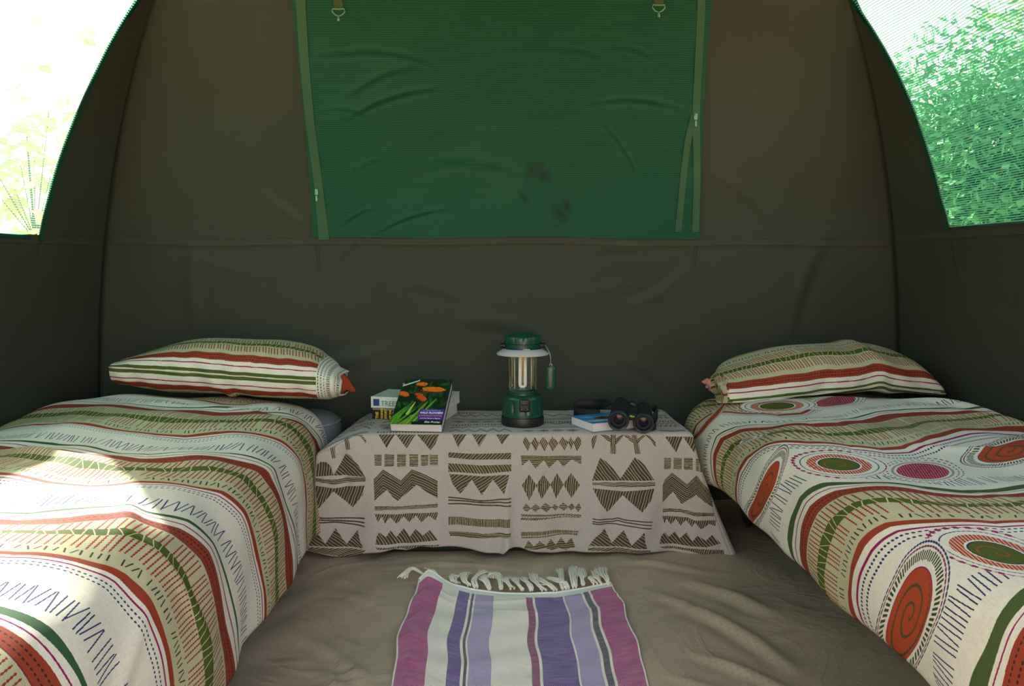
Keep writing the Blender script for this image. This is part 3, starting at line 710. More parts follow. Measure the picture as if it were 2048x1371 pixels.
def rounded(x0, x1, y0, y1, z0, z1, bev, name, mat, parent):
    mb = MB(); mb.box(((x0+x1)/2, (y0+y1)/2, (z0+z1)/2), (x1-x0, y1-y0, z1-z0), bev=bev)
    o = mb.build(name, mat, parent); bm = bmesh.new(); bm.from_mesh(o.data)
    es = [e for e in bm.edges if abs(e.verts[0].co.y-e.verts[1].co.y) > 1]
    bmesh.ops.subdivide_edges(bm, edges=es, cuts=40, use_grid_fill=True); bm.to_mesh(o.data); bm.free(); return o
def cot(x0, x1, label_c, label_m, zt, zm, bulge=0):
    c = thing('camp_cot', label_c, 'cot', ((x0+x1)/2, 1.5, 0))
    for x in (x0+.03, x1-.03):
        mb = MB(); mb.tube([(x, .54, zt), (x, 2.50, zt)], .014, 12); mb.build('side_rail', M['steel'], c)
    for y in (.60, 2.38):
        for a, b in ((x0+.05, x1-.10), (x1-.05, x0+.10)):
            mb = MB(); mb.tube([(a, y, zt-.012), (a+(b-a)*.12, y, zt*.5), (a+(b-a)*.2, y, .008)], .010, 10); mb.build('leg', M['steel'], c)
        mb = MB(); mb.tube([(x0+.05, y, zt-.012), (x1-.05, y, zt-.012)], .008, 10); mb.build('crossbar', M['steel'], c)
    mb = MB(); mb.box(((x0+x1)/2, 1.5, zt+.012), (x1-x0-.05, 1.94, .008)); mb.build('canvas_sling', M['cotcanvas'], c, smooth=False)
    m = thing('mattress', label_m, 'mattress', ((x0+x1)/2, 1.5, zt+.018))
    mo = rounded(x0+.03, x1-.03, .52, 2.545, zt+.018, zm, .05, 'mattress_body', M['mattress'], m); bulge_head(mo, x1-.03, bulge)
    for z in (zt+.045, zm-.034):
        mb = MB(); xa, xb, ya, yb = x0+.035, x1-.035, .53, 2.54; r = .05; pts = []
        for (qx, qy, a0) in ((xb-r, yb-r, 0), (xa+r, yb-r, 90), (xa+r, ya+r, 180), (xb-r, ya+r, 270)):
            for k in range(5): a = math.radians(a0+k*22.5); pts.append((qx+r*math.cos(a), qy+r*math.sin(a), z))
        pts2 = []
        for a, b in zip(pts, pts[1:]+pts[:1]):
            nn = max(1, int(math.dist(a, b)/.05)); pts2 += [tuple(a[i]+(b[i]-a[i])*k/nn for i in range(3)) for k in range(nn)]
        mb.tube(pts2, .005, 8, closed=True)
        po = mb.build('piping', M['piping'], m); bulge_head(po, x1-.03, bulge)
    return c, m
cot(-1.23, -.515, 'low steel and canvas camp cot under the left bed', 'grey piped mattress showing at the head of the left bed', .13, .36, .085)
cot(.66, 1.27, 'low steel and canvas camp cot in the dark gap under the right bed', 'grey mattress under the spread with the spiral ovals', .225, .368)
bedspread('L', 'cream cotton bedspread with rust, olive and navy stripes on the left bed', 2.44, 2.30)
bedspread('R', 'striped cream bedspread with spiral ovals on the right bed', 2.52, 2.36)

# ---------- pillows ----------
def pillow_print(L, W, off, name, end_white):
    """x = along the pillow 0..L; y = -W..W around the section measured from the front seam"""
    px = .0008; nx = int(L/px); ny = int(2*W/px)
    q, v = np.meshgrid((np.arange(nx)+.5)*px, -W+(np.arange(ny)+.5)*px, indexing='ij'); q = q.astype(np.float32)
    v = (v+off(q)).astype(np.float32); a = np.abs(v)+.0012*wobble(q, 0, 3); sg = (v > 0)*5.0
    A = np.empty(q.shape+(3,), np.float32); A[:] = C_WHITE
    b = lambda x0, x1: band(a, x0, x1)
    paint(A, b(.002, .0115), lin((80, 90, 44))); paint(A, b(.0265, .0295), lin((146, 26, 66)))
    paint(A, b(.060, .34), C_KHAKI); paint(A, b(.041, .066), C_RUST)
    for o in (.049, .0575): paint(A, (np.abs(a-o) < .0011)*(((q/.0085+o*77) % 1) < .62), C_DK)
    paint(A, strokes(q, a, .083, .118, .0085, .0026, lambda r: -.9*np.sign(1)+0*r, 3, .97, sg, 520), C_HATCH)
    paint(A, strokes(q, a, .150, .190, .0085, .0026, lambda r: -.9+0*r, 6, .97, sg, 520), C_HATCH)
    g = np.abs(a-.135-.003*wobble(q, 1, 2)) < .0115; paint(A, g, C_GREEN); paint(A, g*strokes(q, a, .12, .15, .014, .0017, lambda r: (r-.4)*2, 9, .95, sg), C_LIGHT)
    paint(A, strokes(q, a, .205, .220, .0095, .0022, lambda r: (r-.3), 12, .85, sg), C_INK)
    paint(A, b(.262, .272), C_RUST); 
    if end_white:   # open end of the case: white band with running stitches
        e = (q > L-.05); paint(A, e, lin((214, 210, 196)))
        for x in (.045, .036, .027): paint(A, (np.abs(q-(L-x)) < .0011)*(((v/.009+x*90) % 1) < .6), C_INK)
        paint(A, (np.abs(q-(L-.015)) < .005)*(((v/.006) % 1) < .35), C_INK)
    im = make_image(name, A, nx, ny); return print_mat(name+'_cotton', im, metric=(L, 2*W), weave_scale=2600, bump=.18)
def pillow(name, label, e0, e1, fY, depth, spine, thick, seam_z, mat_off, tilt, wr, end_white, pname, front=None):
    """e0/e1 = X of ends; spine(u) = top thickness etc."""
    L = e1-e0; nu, nv = 150, 96; W = .30
    us = np.linspace(0, 1, nu); V = np.zeros((nu, nv, 3)); UV = np.zeros((nu, nv, 2))
    for i, u in enumerate(us):
        up, dn = thick(u); d = depth(u)/2; yc = fY(u)+d; zc = seam_z(u)
        a = np.linspace(0, 2*math.pi, nv)              # 0 = front seam, goes over the top
        cy = -np.cos(a); sz = np.sin(a)
        y = np.sign(cy)*np.abs(cy)**.80*d; z = np.where(sz > 0, np.abs(sz)**.82*up, -np.abs(sz)**.75*dn)
        rise = tilt*(y+d)/(2*d)                        # the back leans up against the canvas
        P = np.stack([np.full(nv, e0+L*u), yc+y, zc+z+rise], -1)
        r = wr(u, a); nrm = np.stack([0*a, cy, sz], -1); P = P+nrm*r[:, None]
        V[i] = P; seg = np.concatenate([[0], np.cumsum(np.linalg.norm(np.diff(P, axis=0), axis=1))])
        tot = seg[-1]; dist = np.where(seg < tot/2, seg, seg-tot)
        UV[i, :, 0] = u; UV[i, :, 1] = (dist/(2*W)+.5)
    # cut the sheet at the back so that the print runs both ways from the front seam
    half = nv//2
    Vv = []; Uu = []; order = list(range(half, nv-1))+list(range(0, half+1))
    for i in range(nu):
        for k, j in enumerate(order):
            uvv = UV[i, j, 1]
            if k == 0 or j >= half: uvv = uvv if uvv < .5 else uvv-0
            if j == half and k == 0: uvv = 1-uvv
            Vv.append(V[i, j]); Uu.append((UV[i, j, 0], uvv))
    m = len(order); F_ = grid_faces(nu, m)
    F_ += [tuple(range(m-1)), tuple((nu-1)*m+k for k in range(m-1))[::-1]]
    mat = pillow_print(L, W, mat_off, pname, end_white)
    return V, obj_weld('case', Vv, F_, mat, None, Uu), mat
def obj_weld(name, V, Fc, mat, parent, uv):
    return (V, Fc, uv)
def make_pillow(label, **k):
    V, (vv, ff, uu), mat = pillow('pillow', label, **k)
    c = V.reshape(-1, 3); t = thing('pillow', label, 'pillow', (c[:, 0].mean(), c[:, 1].mean(), c[:, 2].min()))
    o = obj('pillowcase', vv, ff, mat, t, uv=uu)
    # piped front seam
    mb = MB(); mb.tube([V[i, 0]+np.array([0, -.0005, 0]) for i in range(2, len(V)-2, 3)], .0016, 6); mb.build('seam', mat if False else M['piping_cream'], t)
    return t, V, mat
M['piping_cream'] = plain('cream_seam', (214, 208, 184), .9)
def ends(u, p=2.2, w=.10):
    a = min(u/w, 1); b = min((1-u)/w, 1); return (1-(1-a)**p)**.6*(1-(1-b)**p)**.6
def wrL(u, a):
    f = np.exp(-((np.minimum(a, 2*np.pi-a))/.8)**2)
    return .0018*f*np.sin(u*46+a*3)+.0022*np.sin(u*13+a*2.2)+.002*np.sin(u*27-a*3.1)*f+.007*np.exp(-((u-.52)/.018)**2)*np.exp(-((a-5.4)/.5)**2)*1.2-.006*np.exp(-((u-.60-.1*a)/.02)**2)*f+.003*np.sin(u*60+a*5)*f*.5
M_ = None
def itp(u, tb, memo={}):
    k = id(tb)
    if k not in memo: memo[k] = catmull(tb, 12)
    return float(np.interp(u, memo[k][:, 0], memo[k][:, 1]))
UPL = [(0, .004), (.02, .010), (.095, .030), (.26, .061), (.447, .077), (.6, .081), (.705, .081), (.845, .068), (.915, .045), (1, .018)]
DNL = [(0, .050), (.035, .065), (.255, .079), (.61, .074), (.927, .070), (1, .055)]
tL, VL, matL = make_pillow('striped rust and olive pillow on the head of the left bed', e0=-1.053, e1=-.430, fY=lambda u: 2.235-.02*u,
    depth=lambda u: .10+.19*ends(u, 2, .16), spine=None, thick=lambda u: (itp(u, UPL), itp(u, DNL)),
    seam_z=lambda u: .5253-.042*u+.001*math.sin(u*6), mat_off=lambda q: 0*q, tilt=.012, wr=wrL, end_white=True, pname='left_pillow_print')
def wrR(u, a):
    f = np.exp(-((np.minimum(a, 2*np.pi-a))/1.0)**2)
    return .002*f*np.sin(u*40+a*4)+.003*np.sin(u*11+a*2+1)+.003*np.sin(u*25+a*2.6)*f+.008*np.exp(-((u-.70-.05*a)/.03)**2)*f-.007*np.exp(-((u-.42-.12*a)/.035)**2)*f+.004*np.exp(-((u-.55-.2*a)/.02)**2)*f
UPR = [(0, .052), (.03, .060), (.12, .0755), (.305, .0955), (.49, .098), (.677, .091), (.818, .087), (.913, .070), (.97, .040), (1, .010)]
SZR = [(0, .4300), (.23, .4388), (.49, .455), (.61, .463), (.69, .4727), (.76, .4608), (.95, .446), (1, .444)]
tR, VR, matR = make_pillow('striped pillow slumped on the right bed, its open end to the left', e0=.668, e1=1.310, fY=lambda u: 2.175+.06*u,
    depth=lambda u: .12+.18*ends(u, 2, .18), spine=None, thick=lambda u: (itp(u, UPR), .010+.012*ends(u, 2.0, .12)+.8*max(0, itp(u, SZR)-.452)),
    seam_z=lambda u: itp(u, SZR), mat_off=lambda q: .004+0*q, tilt=.03, wr=wrR, end_white=False, pname='right_pillow_print')
# open sleeve ends
def sleeve(V, end, mat, parent, out, name, drop, flare=1.0, col=None):
    ring = V[-3 if end else 2]; c = ring.mean(0); rows = []
    for k, f in enumerate(np.linspace(0, 1, 8)):
        R = c+(ring-c)*np.array([0, 1-.15*f, (1-.22*f)*flare]); R = R+np.array([out*f, .02*f, -drop*f]); R[:, 1] += .003*np.sin(np.arange(len(R))*.26)*f; R[:, 0] += .005*np.sin(np.arange(len(R))*.2+1)*f
        rows.append(R)
    # turned-in hem
    for f in (.1, .35): rows.append(c+(rows[7]-c)*np.array([1-.12*f, 1-.2*f, 1-.25*f]))
    P = np.array(rows); n = P.shape[1]
    uv = [((.93+.07*min(i, 7)/7) if end else (.08-.08*min(i, 7)/7), j/n) for i in range(len(rows)) for j in range(n)]
    obj(name, P, grid_faces(len(rows), n), mat, parent, uv=uv)
sleeve(VL, True, matL, tL, .022, 'open_end', .008)
sleeve(VR, False, matR, tR, -.02, 'open_end', .012)
M['rust_cloth'] = canvas_mat('rust_cloth', (176, 70, 38), (150, 56, 32)); M['crimson_cloth'] = canvas_mat('crimson_cloth', (170, 60, 70), (214, 206, 190))
def corner_tuft(base, tip, w, mat, parent, name='case_corner'):
    b = Vector(base); t = Vector(tip); d = (t-b).normalized(); s = Vector((0, 0, 1)); n = 7; V = []
    for i in range(n):
        f = i/(n-1); c = b.lerp(t, f)+Vector((0, 0, .006*math.sin(f*5)))
        for k in range(8):
            a = 2*math.pi*k/8; r = w*(1-f)**.8*(1+.25*math.sin(3*a+f*3))+.001
            V.append(c+Vector((0, math.cos(a)*r*.7, math.sin(a)*r)))
    F_ = grid_faces(n, 8, wrap=True)
    return obj(name, V, F_, mat, parent, uv=[(p[0]*.5, p[2]) for p in V])
pt = VL[-2].mean(0)
corner_tuft((-.420, 2.30, .470), (-.388, 2.33, .447), .030, M['rust_cloth'], tL)
corner_tuft((.640, 2.27, .462), (.618, 2.28, .478), .014, M['crimson_cloth'], tR)
# ---------- box table and its printed cloth ----------
TZ = .343; TX0, TX1, TY0, TY1 = -.345, .548, 2.178, 2.525
M['trunk'] = plain('dark_painted_tin', (44, 48, 44), .5, .12, 30, Metallic=.5)
tb = thing('box_table', 'low box table hidden beneath the patterned cloth between the beds', 'table', ((TX0+TX1)/2, (TY0+TY1)/2, 0))
mb = MB(); mb.box(((TX0+TX1)/2, (TY0+TY1)/2, .135), (TX1-TX0-.02, TY1-TY0-.02, .262), bev=.012); mb.build('body', M['trunk'], tb, angle=40)
mb = MB(); mb.box(((TX0+TX1)/2, (TY0+TY1)/2, .302), (TX1-TX0, TY1-TY0, .072), bev=.012); mb.build('lid', M['trunk'], tb, angle=40)
for x in (-.12, .32):
    mb = MB(); mb.box((x, TY0-.0005, .262), (.035, .008, .05), bev=.002); mb.build('latch', M['steel'], tb)
# printed cloth; texture space: X across, w = distance from the front edge (negative on top, positive down the front)
CW0, CW1, CXA, CXB = -.40, .40, -.60, .74
cpx = .0006; cnx = int((CXB-CXA)/cpx); cny = int((CW1-CW0)/cpx)
CA = np.empty((cnx, cny, 3), np.float32); CA[:] = lin((182, 170, 164))
BR = lin((70, 58, 50)); BR2 = lin((88, 74, 50)); LN = lin((196, 182, 150))
YF = TY0-.006
def f2w(px, py):
    p = unproj(px, py, Y=YF); return np.array([p[0], TZ+.002-p[2]])
c4 = lambda x, y: f2w(600+x/4.4227, 820+y/4.4227)
c5 = lambda x, y: f2w(1000+x/4.267, 820+y/4.267)
def grid_of(pts, pad=.002):
    p = np.array(pts); i0 = max(int((p[:, 0].min()-pad-CXA)/cpx), 0); i1 = min(int((p[:, 0].max()+pad-CXA)/cpx)+1, cnx)
    j0 = max(int((p[:, 1].min()-pad-CW0)/cpx), 0); j1 = min(int((p[:, 1].max()+pad-CW0)/cpx)+1, cny)
    x, y = np.meshgrid(CXA+(np.arange(i0, i1)+.5)*cpx, CW0+(np.arange(j0, j1)+.5)*cpx, indexing='ij'); return (slice(i0, i1), slice(j0, j1)), x, y
def inside(p, x, y):
    m = np.zeros(x.shape, bool); n = len(p)
    for i in range(n):
        (x0, y0), (x1, y1) = p[i], p[(i+1) % n]
        if y0 == y1: continue
        m ^= ((y0 > y) != (y1 > y)) & (x < (x1-x0)*(y-y0)/(y1-y0)+x0)
    return m
def brown(x, sl):
    g = np.clip(.5+.5*np.sin(x*7+1), 0, 1)[..., None]*.6+.0; return BR*(1-g)+BR2*g
def shape(pts, cv, ang=60, sp=.0074, lw=.0012, follow=None, seed=0):
    p = [cv(*q) for q in pts]; sl, x, y = grid_of(p)
    if x.size == 0: return
    m = inside(p, x, y); sub = CA[sl]
    a = math.radians(ang); wob = .0006*np.sin(x*140+seed)+.0005*np.sin(y*190+seed*2)
    if follow is None: q = x*math.cos(a)+y*math.sin(a)+wob+.10*((x-p[0][0])*(y-p[0][1]))
    else:
        f = np.array([cv(*t) for t in follow]); q = y-np.interp(x, f[:, 0], f[:, 1])+wob*.6
    k = np.floor(q/sp); fr = q/sp-k
    line = np.abs(fr-.5-.25*(h1(k, seed)-.5)) < lw/sp/2*(.8+.5*h1(k, seed+2))
    col = brown(x, sl); c = np.where(line[..., None], LN, col); sub[m] = c[m]
def pen(pts, cv, w, hatch=False):
    p = catmull([cv(*q) for q in pts], 8); sl, x, y = grid_of(p, w)
    m = np.zeros(x.shape, bool); ln = np.zeros(x.shape, bool)
    for i in range(len(p)-1):
        a, b = p[i], p[i+1]; d = b-a; L = max(d@d, 1e-12); t = np.clip(((x-a[0])*d[0]+(y-a[1])*d[1])/L, 0, 1)
        dd = np.hypot(x-a[0]-t*d[0], y-a[1]-t*d[1]); m |= dd < w/2
        if hatch: ln |= (np.abs(dd-w*.16) < .0005)
    sub = CA[sl]; col = brown(x, sl); col = np.where((ln & m)[..., None], LN, col) if hatch else col; sub[m] = col[m]
U = 1/4.35*.00138   # one crop unit in metres
V_, B_, H_, D_ = 12, -50, 88, 55
for pts in ([(262, 300), (300, 290), (318, 415), (290, 425)], [(388, 198), (425, 190), (453, 342), (410, 346)]): shape(pts, c4, -8, .0042)
for pts in ([(195, 318), (258, 330), (262, 355), (205, 335)], [(285, 320), (330, 250), (400, 228), (400, 245), (345, 262), (312, 325)], [(425, 205), (480, 183), (545, 205), (588, 260), (586, 290), (520, 212), (470, 198), (430, 225)]): shape(pts, c4, 65, .004)
shape([(150, 580), (145, 480), (190, 450), (240, 455), (275, 490), (300, 570)], c4, 5)
shape([(300, 570), (410, 375), (450, 400), (520, 480), (580, 580)], c4, -48)
shape([(140, 595), (290, 610), (420, 592), (585, 582), (585, 622), (430, 635), (300, 650), (140, 625)], c4, 88, .005)
shape([(135, 660), (300, 684), (580, 655), (560, 740), (470, 850), (300, 710), (170, 860), (135, 830)], c4, 20)
for pts in ([(130, 942), (300, 945), (575, 942)], [(115, 960), (300, 965), (575, 978)], [(110, 990), (300, 980), (450, 995), (575, 1010)]): pen(pts, c4, 12*U)
shape([(65, 1190), (60, 1130), (130, 1038), (230, 1170), (320, 1035), (415, 1175), (515, 1048), (535, 1130), (570, 1200)], c4, -55)
shape([(75, 1202), (590, 1215), (560, 1250), (400, 1285), (240, 1260), (75, 1240)], c4, 70, .005)
for pts in ([(690, 203), (842, 203), (770, 330)], [(845, 203), (1027, 203), (945, 332)], [(1030, 203), (1232, 203), (1200, 290), (1155, 348)]): shape(pts, c4, 32, seed=pts[0][0])
for x0, x1, y0, y1 in ((662, 728, 382, 480), (750, 837, 382, 488), (860, 940, 382, 490), (968, 1048, 383, 490), (1070, 1137, 388, 482), (1147, 1222, 386, 478)):
    shape([(x0, y0), (x1, y0+2), (x1-3, y1), (x0+3, y1+2)], c4, 88, .0038, .0012, seed=x0)
zt = [(600, 645), (657, 600), (740, 515), (790, 545), (895, 615), (990, 517), (1080, 550), (1218, 618), (1260, 640)]
shape([(657, 600), (740, 515), (790, 545), (895, 615), (990, 517), (1080, 550), (1218, 618), (1218, 770), (1130, 720), (1035, 650), (940, 730), (865, 792), (830, 760), (775, 688), (668, 782)], c4, sp=.0072, follow=zt)
shape([(670, 828), (900, 835), (1100, 825), (1218, 813), (1218, 850), (1000, 865), (670, 867)], c4, 89, .004)
shape([(668, 893), (870, 905), (1222, 893), (1205, 965), (1140, 920), (1078, 978), (1030, 920), (965, 978), (920, 925), (860, 985), (805, 925), (760, 978), (735, 920), (697, 965)], c4, 20, .0058)
shape([(680, 1158), (690, 1090), (710, 1050), (770, 1095), (808, 1038), (860, 1100), (920, 1032), (975, 1105), (1025, 1038), (1090, 1095), (1150, 1047), (1220, 1135), (1000, 1158)], c4, -32)
shape([(675, 1182), (850, 1185), (1232, 1175), (1230, 1188), (1050, 1190), (960, 1215), (900, 1200), (700, 1200)], c4, 40, .005)
for pts in ([(1345, 203), (1475, 203), (1400, 325)], [(1520, 203), (1660, 203), (1585, 318)], [(1730, 203), (1855, 203), (1785, 298)]): shape(pts, c4, 35, seed=pts[0][0])
shape([(1313, 368), (1500, 380), (1867, 371), (1865, 425), (1500, 430), (1313, 412)], c4, 42, .0072)
shape([(1312, 465), (1590, 480), (1868, 472), (1868, 530), (1600, 552), (1312, 540)], c4, -35, .0068)
shape([(1320, 560), (1590, 574), (1850, 560), (1805, 730), (1705, 600), (1608, 735), (1520, 605), (1418, 735), (1350, 650)], c4, 55)
for pts in ([(1316, 765), (1590, 785), (1860, 765)], [(1316, 790), (1590, 800), (1860, 796)], [(1316, 822), (1590, 822), (1860, 828)]): pen(pts, c4, 12*U)
shape([(1312, 935), (1590, 945), (1858, 940), (1858, 1010), (1312, 1008)], c4, 4, .0044, .0012)
shape([(1315, 1070), (1590, 1068), (1860, 1053), (1860, 1090), (1500, 1115), (1330, 1110)], c4, 92, .0048)
for pts in ([(193, 270), (212, 222), (262, 278), (235, 345)], [(262, 275), (297, 225), (333, 278), (303, 345)], [(330, 270), (365, 222), (412, 275), (378, 350)], [(410, 275), (445, 222), (500, 275), (445, 350)],
            [(500, 270), (530, 222), (582, 270), (548, 342)], [(582, 268), (600, 222), (628, 268), (605, 335)], [(625, 270), (660, 220), (690, 240), (690, 285), (655, 345)]): shape(pts, c5, -28, .005, seed=pts[0][0])
shape([(175, 380), (430, 385), (692, 385), (690, 455), (612, 415), (540, 478), (490, 420), (415, 487), (372, 418), (300, 492), (248, 415), (187, 465)], c5, 89, .0048)
for pts in ([(185, 630), (247, 540), (308, 630), (247, 757)], [(305, 630), (368, 540), (430, 630), (352, 752)], [(430, 630), (485, 533), (540, 630), (478, 748)], [(540, 630), (605, 530), (680, 630), (610, 745)]): shape(pts, c5, 4, .0062, seed=pts[0][0])
for pts in ([(190, 822), (222, 782), (262, 822), (225, 855)], [(258, 822), (300, 788), (345, 822), (300, 852)], [(340, 822), (385, 780), (440, 822), (395, 858)], [(438, 822), (465, 797), (500, 822), (470, 850)],
            [(495, 822), (540, 785), (585, 822), (545, 855)], [(580, 822), (612, 787), (640, 822), (605, 850)], [(638, 822), (672, 782), (690, 822), (665, 860)]): shape(pts, c5, 85, .0046, seed=pts[0][0])
shape([(178, 870), (430, 883), (688, 880), (688, 893), (430, 898), (178, 890)], c5, 50, .005); shape([(175, 900), (430, 907), (688, 896), (688, 905), (430, 917), (300, 925), (175, 918)], c5, 50, .005)
shape([(175, 1020), (430, 1018), (670, 1022), (665, 1035), (430, 1048), (175, 1055)], c5, 4, .0044); shape([(178, 1062), (450, 1055), (560, 1042), (665, 1042), (660, 1060), (560, 1055), (450, 1067), (180, 1075)], c5, 4, .0044)
shape([(200, 1160), (240, 1090), (285, 1140), (335, 1098), (390, 1145), (430, 1092), (475, 1145), (520, 1082), (562, 1135), (610, 1080), (640, 1160), (560, 1188), (500, 1170), (440, 1188), (380, 1160), (320, 1168)], c5, 85, .0055)
for pts in ([(940, 205), (985, 205), (986, 366), (942, 366)], [(1122, 205), (1162, 205), (1196, 366), (1150, 366)]): shape(pts, c5, 3 if pts[0][0] < 1000 else -12, .0046)
shape([(778, 240), (800, 215), (830, 205), (815, 260), (790, 330), (780, 300)], c5, 20, .0046)
for pts, an in (([(850, 205), (905, 205), (944, 235), (944, 278)], -62), ([(982, 240), (1035, 205), (1060, 205), (1010, 262), (984, 290)], 50), ([(1045, 205), (1085, 205), (1138, 240), (1142, 280), (1100, 250)], -62),
                ([(1165, 240), (1215, 205), (1250, 205), (1195, 250), (1168, 285)], 50), ([(1225, 205), (1270, 210), (1322, 262), (1325, 312), (1280, 250)], -50)): shape(pts, c5, an, .0046)
shape([(780, 590), (848, 400), (900, 430), (960, 490), (1022, 575), (1145, 395), (1215, 440), (1310, 590)], c5, -38)
shape([(782, 605), (1040, 603), (1320, 605), (1320, 635), (1080, 648), (782, 628)], c5, 90, .0042)
shape([(785, 655), (1040, 682), (1315, 660), (1280, 760), (1205, 855), (1040, 712), (910, 855), (850, 780)], c5, 14)
for pts in ([(785, 905), (940, 915), (1000, 905), (1060, 918), (1290, 940)], [(785, 928), (940, 934), (1000, 925), (1060, 938), (1285, 968)], [(785, 945), (960, 952), (1040, 962), (1280, 995)]): pen(pts, c5, 10*U)
shape([(750, 1135), (800, 1070), (880, 990), (945, 1110), (1045, 1005), (1110, 1130), (1220, 1020), (1225, 1110), (1245, 1160), (1000, 1140)], c5, -55)
shape([(745, 1150), (1000, 1150), (1275, 1175), (1275, 1190), (745, 1175)], c5, 70, .005)
for pts in ([(1405, 222), (1555, 222), (1500, 355)], [(1558, 222), (1700, 222), (1690, 290), (1650, 355)]): shape(pts, c5, 18, seed=pts[0][0])
for x0, x1, y0, y1 in ((1397, 1455, 402, 497), (1478, 1547, 402, 500), (1565, 1638, 402, 502), (1665, 1690, 410, 515)): shape([(x0, y0), (x1, y0), (x1, y1), (x0, y1)], c5, 88, .0038, .0012, seed=x0)
shape([(1705, 430), (1762, 470), (1735, 525), (1692, 515)], c5, 70, .0038); shape([(1770, 480), (1810, 520), (1812, 570), (1748, 530)], c5, 60, .0038)
shape([(1385, 630), (1400, 590), (1465, 530), (1590, 625), (1668, 548), (1725, 620), (1790, 690), (1803, 810), (1735, 770), (1665, 710), (1545, 792), (1475, 690), (1383, 785)], c5, sp=.0062,
      follow=[(1370, 620), (1400, 590), (1465, 530), (1590, 625), (1668, 548), (1725, 620), (1790, 690), (1830, 720)])
shape([(1385, 835), (1530, 835), (1650, 855), (1812, 858), (1812, 888), (1650, 888), (1530, 862), (1385, 867)], c5, 88, .0042)
shape([(1380, 897), (1600, 905), (1650, 925), (1825, 920), (1822, 970), (1770, 950), (1700, 998), (1650, 940), (1625, 980), (1580, 925), (1537, 978), (1497, 920), (1457, 972), (1420, 922), (1402, 962)], c5, 18, .0058)
shape([(1355, 1130), (1370, 1070), (1400, 1035), (1440, 1078), (1492, 1030), (1530, 1085), (1583, 1030), (1630, 1100), (1668, 1052), (1740, 1090), (1790, 1042), (1862, 1110), (1740, 1145)], c5, -42)
shape([(1352, 1155), (1600, 1160), (1890, 1165), (1885, 1245), (1800, 1232), (1600, 1180), (1400, 1175)], c5, 12, .0055)
# rows on the table top (w < 0), the same six columns
ident = lambda x, y: np.array([x, y])
def zig(x0, x1, w, amp, n, th, ang=88, sp=.005):
    P = []; xs = np.linspace(x0, x1, 2*n+1)
    for i, x in enumerate(xs): P.append((x, w-(amp if i % 2 else 0)))
    shape(P+[(x, y+th) for x, y in P[::-1]], ident, ang, sp, seed=int(x0*100+w*300))
cols = [(-.46, -.335), (-.31, -.14), (-.108, .064), (.092, .255), (.285, .46), (.48, .55)]
for ci, (x0, x1) in enumerate(cols):
    rows = [(-.030, 'L'), (-.085, 'Z'), (-.125, 'z'), (-.165, 'B'), (-.215, 'D'), (-.26, 'L'), (-.315, 'Z'), (-.36, 'B')]
    k = (ci*3) % 5
    for ri, (w, ty) in enumerate(rows):
        ty = rows[(ri+k) % 8][1]
        if ty == 'L':
            for o in (0, .014): pen([(x0, w+o), ((x0+x1)/2, w+o+.006), (x1, w+o)], ident, .0062)
        elif ty == 'Z': zig(x0, x1, w, .030, 3+ci % 3, .017)
        elif ty == 'z': zig(x0, x1, w, .015, 5, .010, 10)
        elif ty == 'B': shape([(x0, w), (x1, w), (x1, w+.018), (x0, w+.018)], ident, 5, .0085, .0035, seed=ri)
        else:
            n = 4
            for i in range(n):
                a = x0+(x1-x0)*i/n; b = x0+(x1-x0)*(i+1)/n; shape([(a, w), ((a+b)/2, w-.016), (b, w), ((a+b)/2, w+.016)], ident, 5, .005, seed=i)
cim = make_image('table_cloth_print', CA, cnx, cny)
M['linen'] = print_mat('printed_linen', cim, metric=(CXB-CXA, CW1-CW0), weave_scale=1500, bump=.35, sheen=.1)
del CA
HEM = [(600, 1094), (617, 1100), (654, 1107), (688, 1112), (733, 1101), (788, 1092), (815, 1096), (840, 1089), (917, 1092), (973, 1098), (1005, 1100), (1016, 1087), (1040, 1090), (1059, 1096), (1105, 1104), (1176, 1099), (1232, 1098), (1305, 1100), (1375, 1103), (1450, 1116)]
hx = np.array([f2w(*p)[0] for p in HEM]); hw = np.array([f2w(*p)[1] for p in HEM])
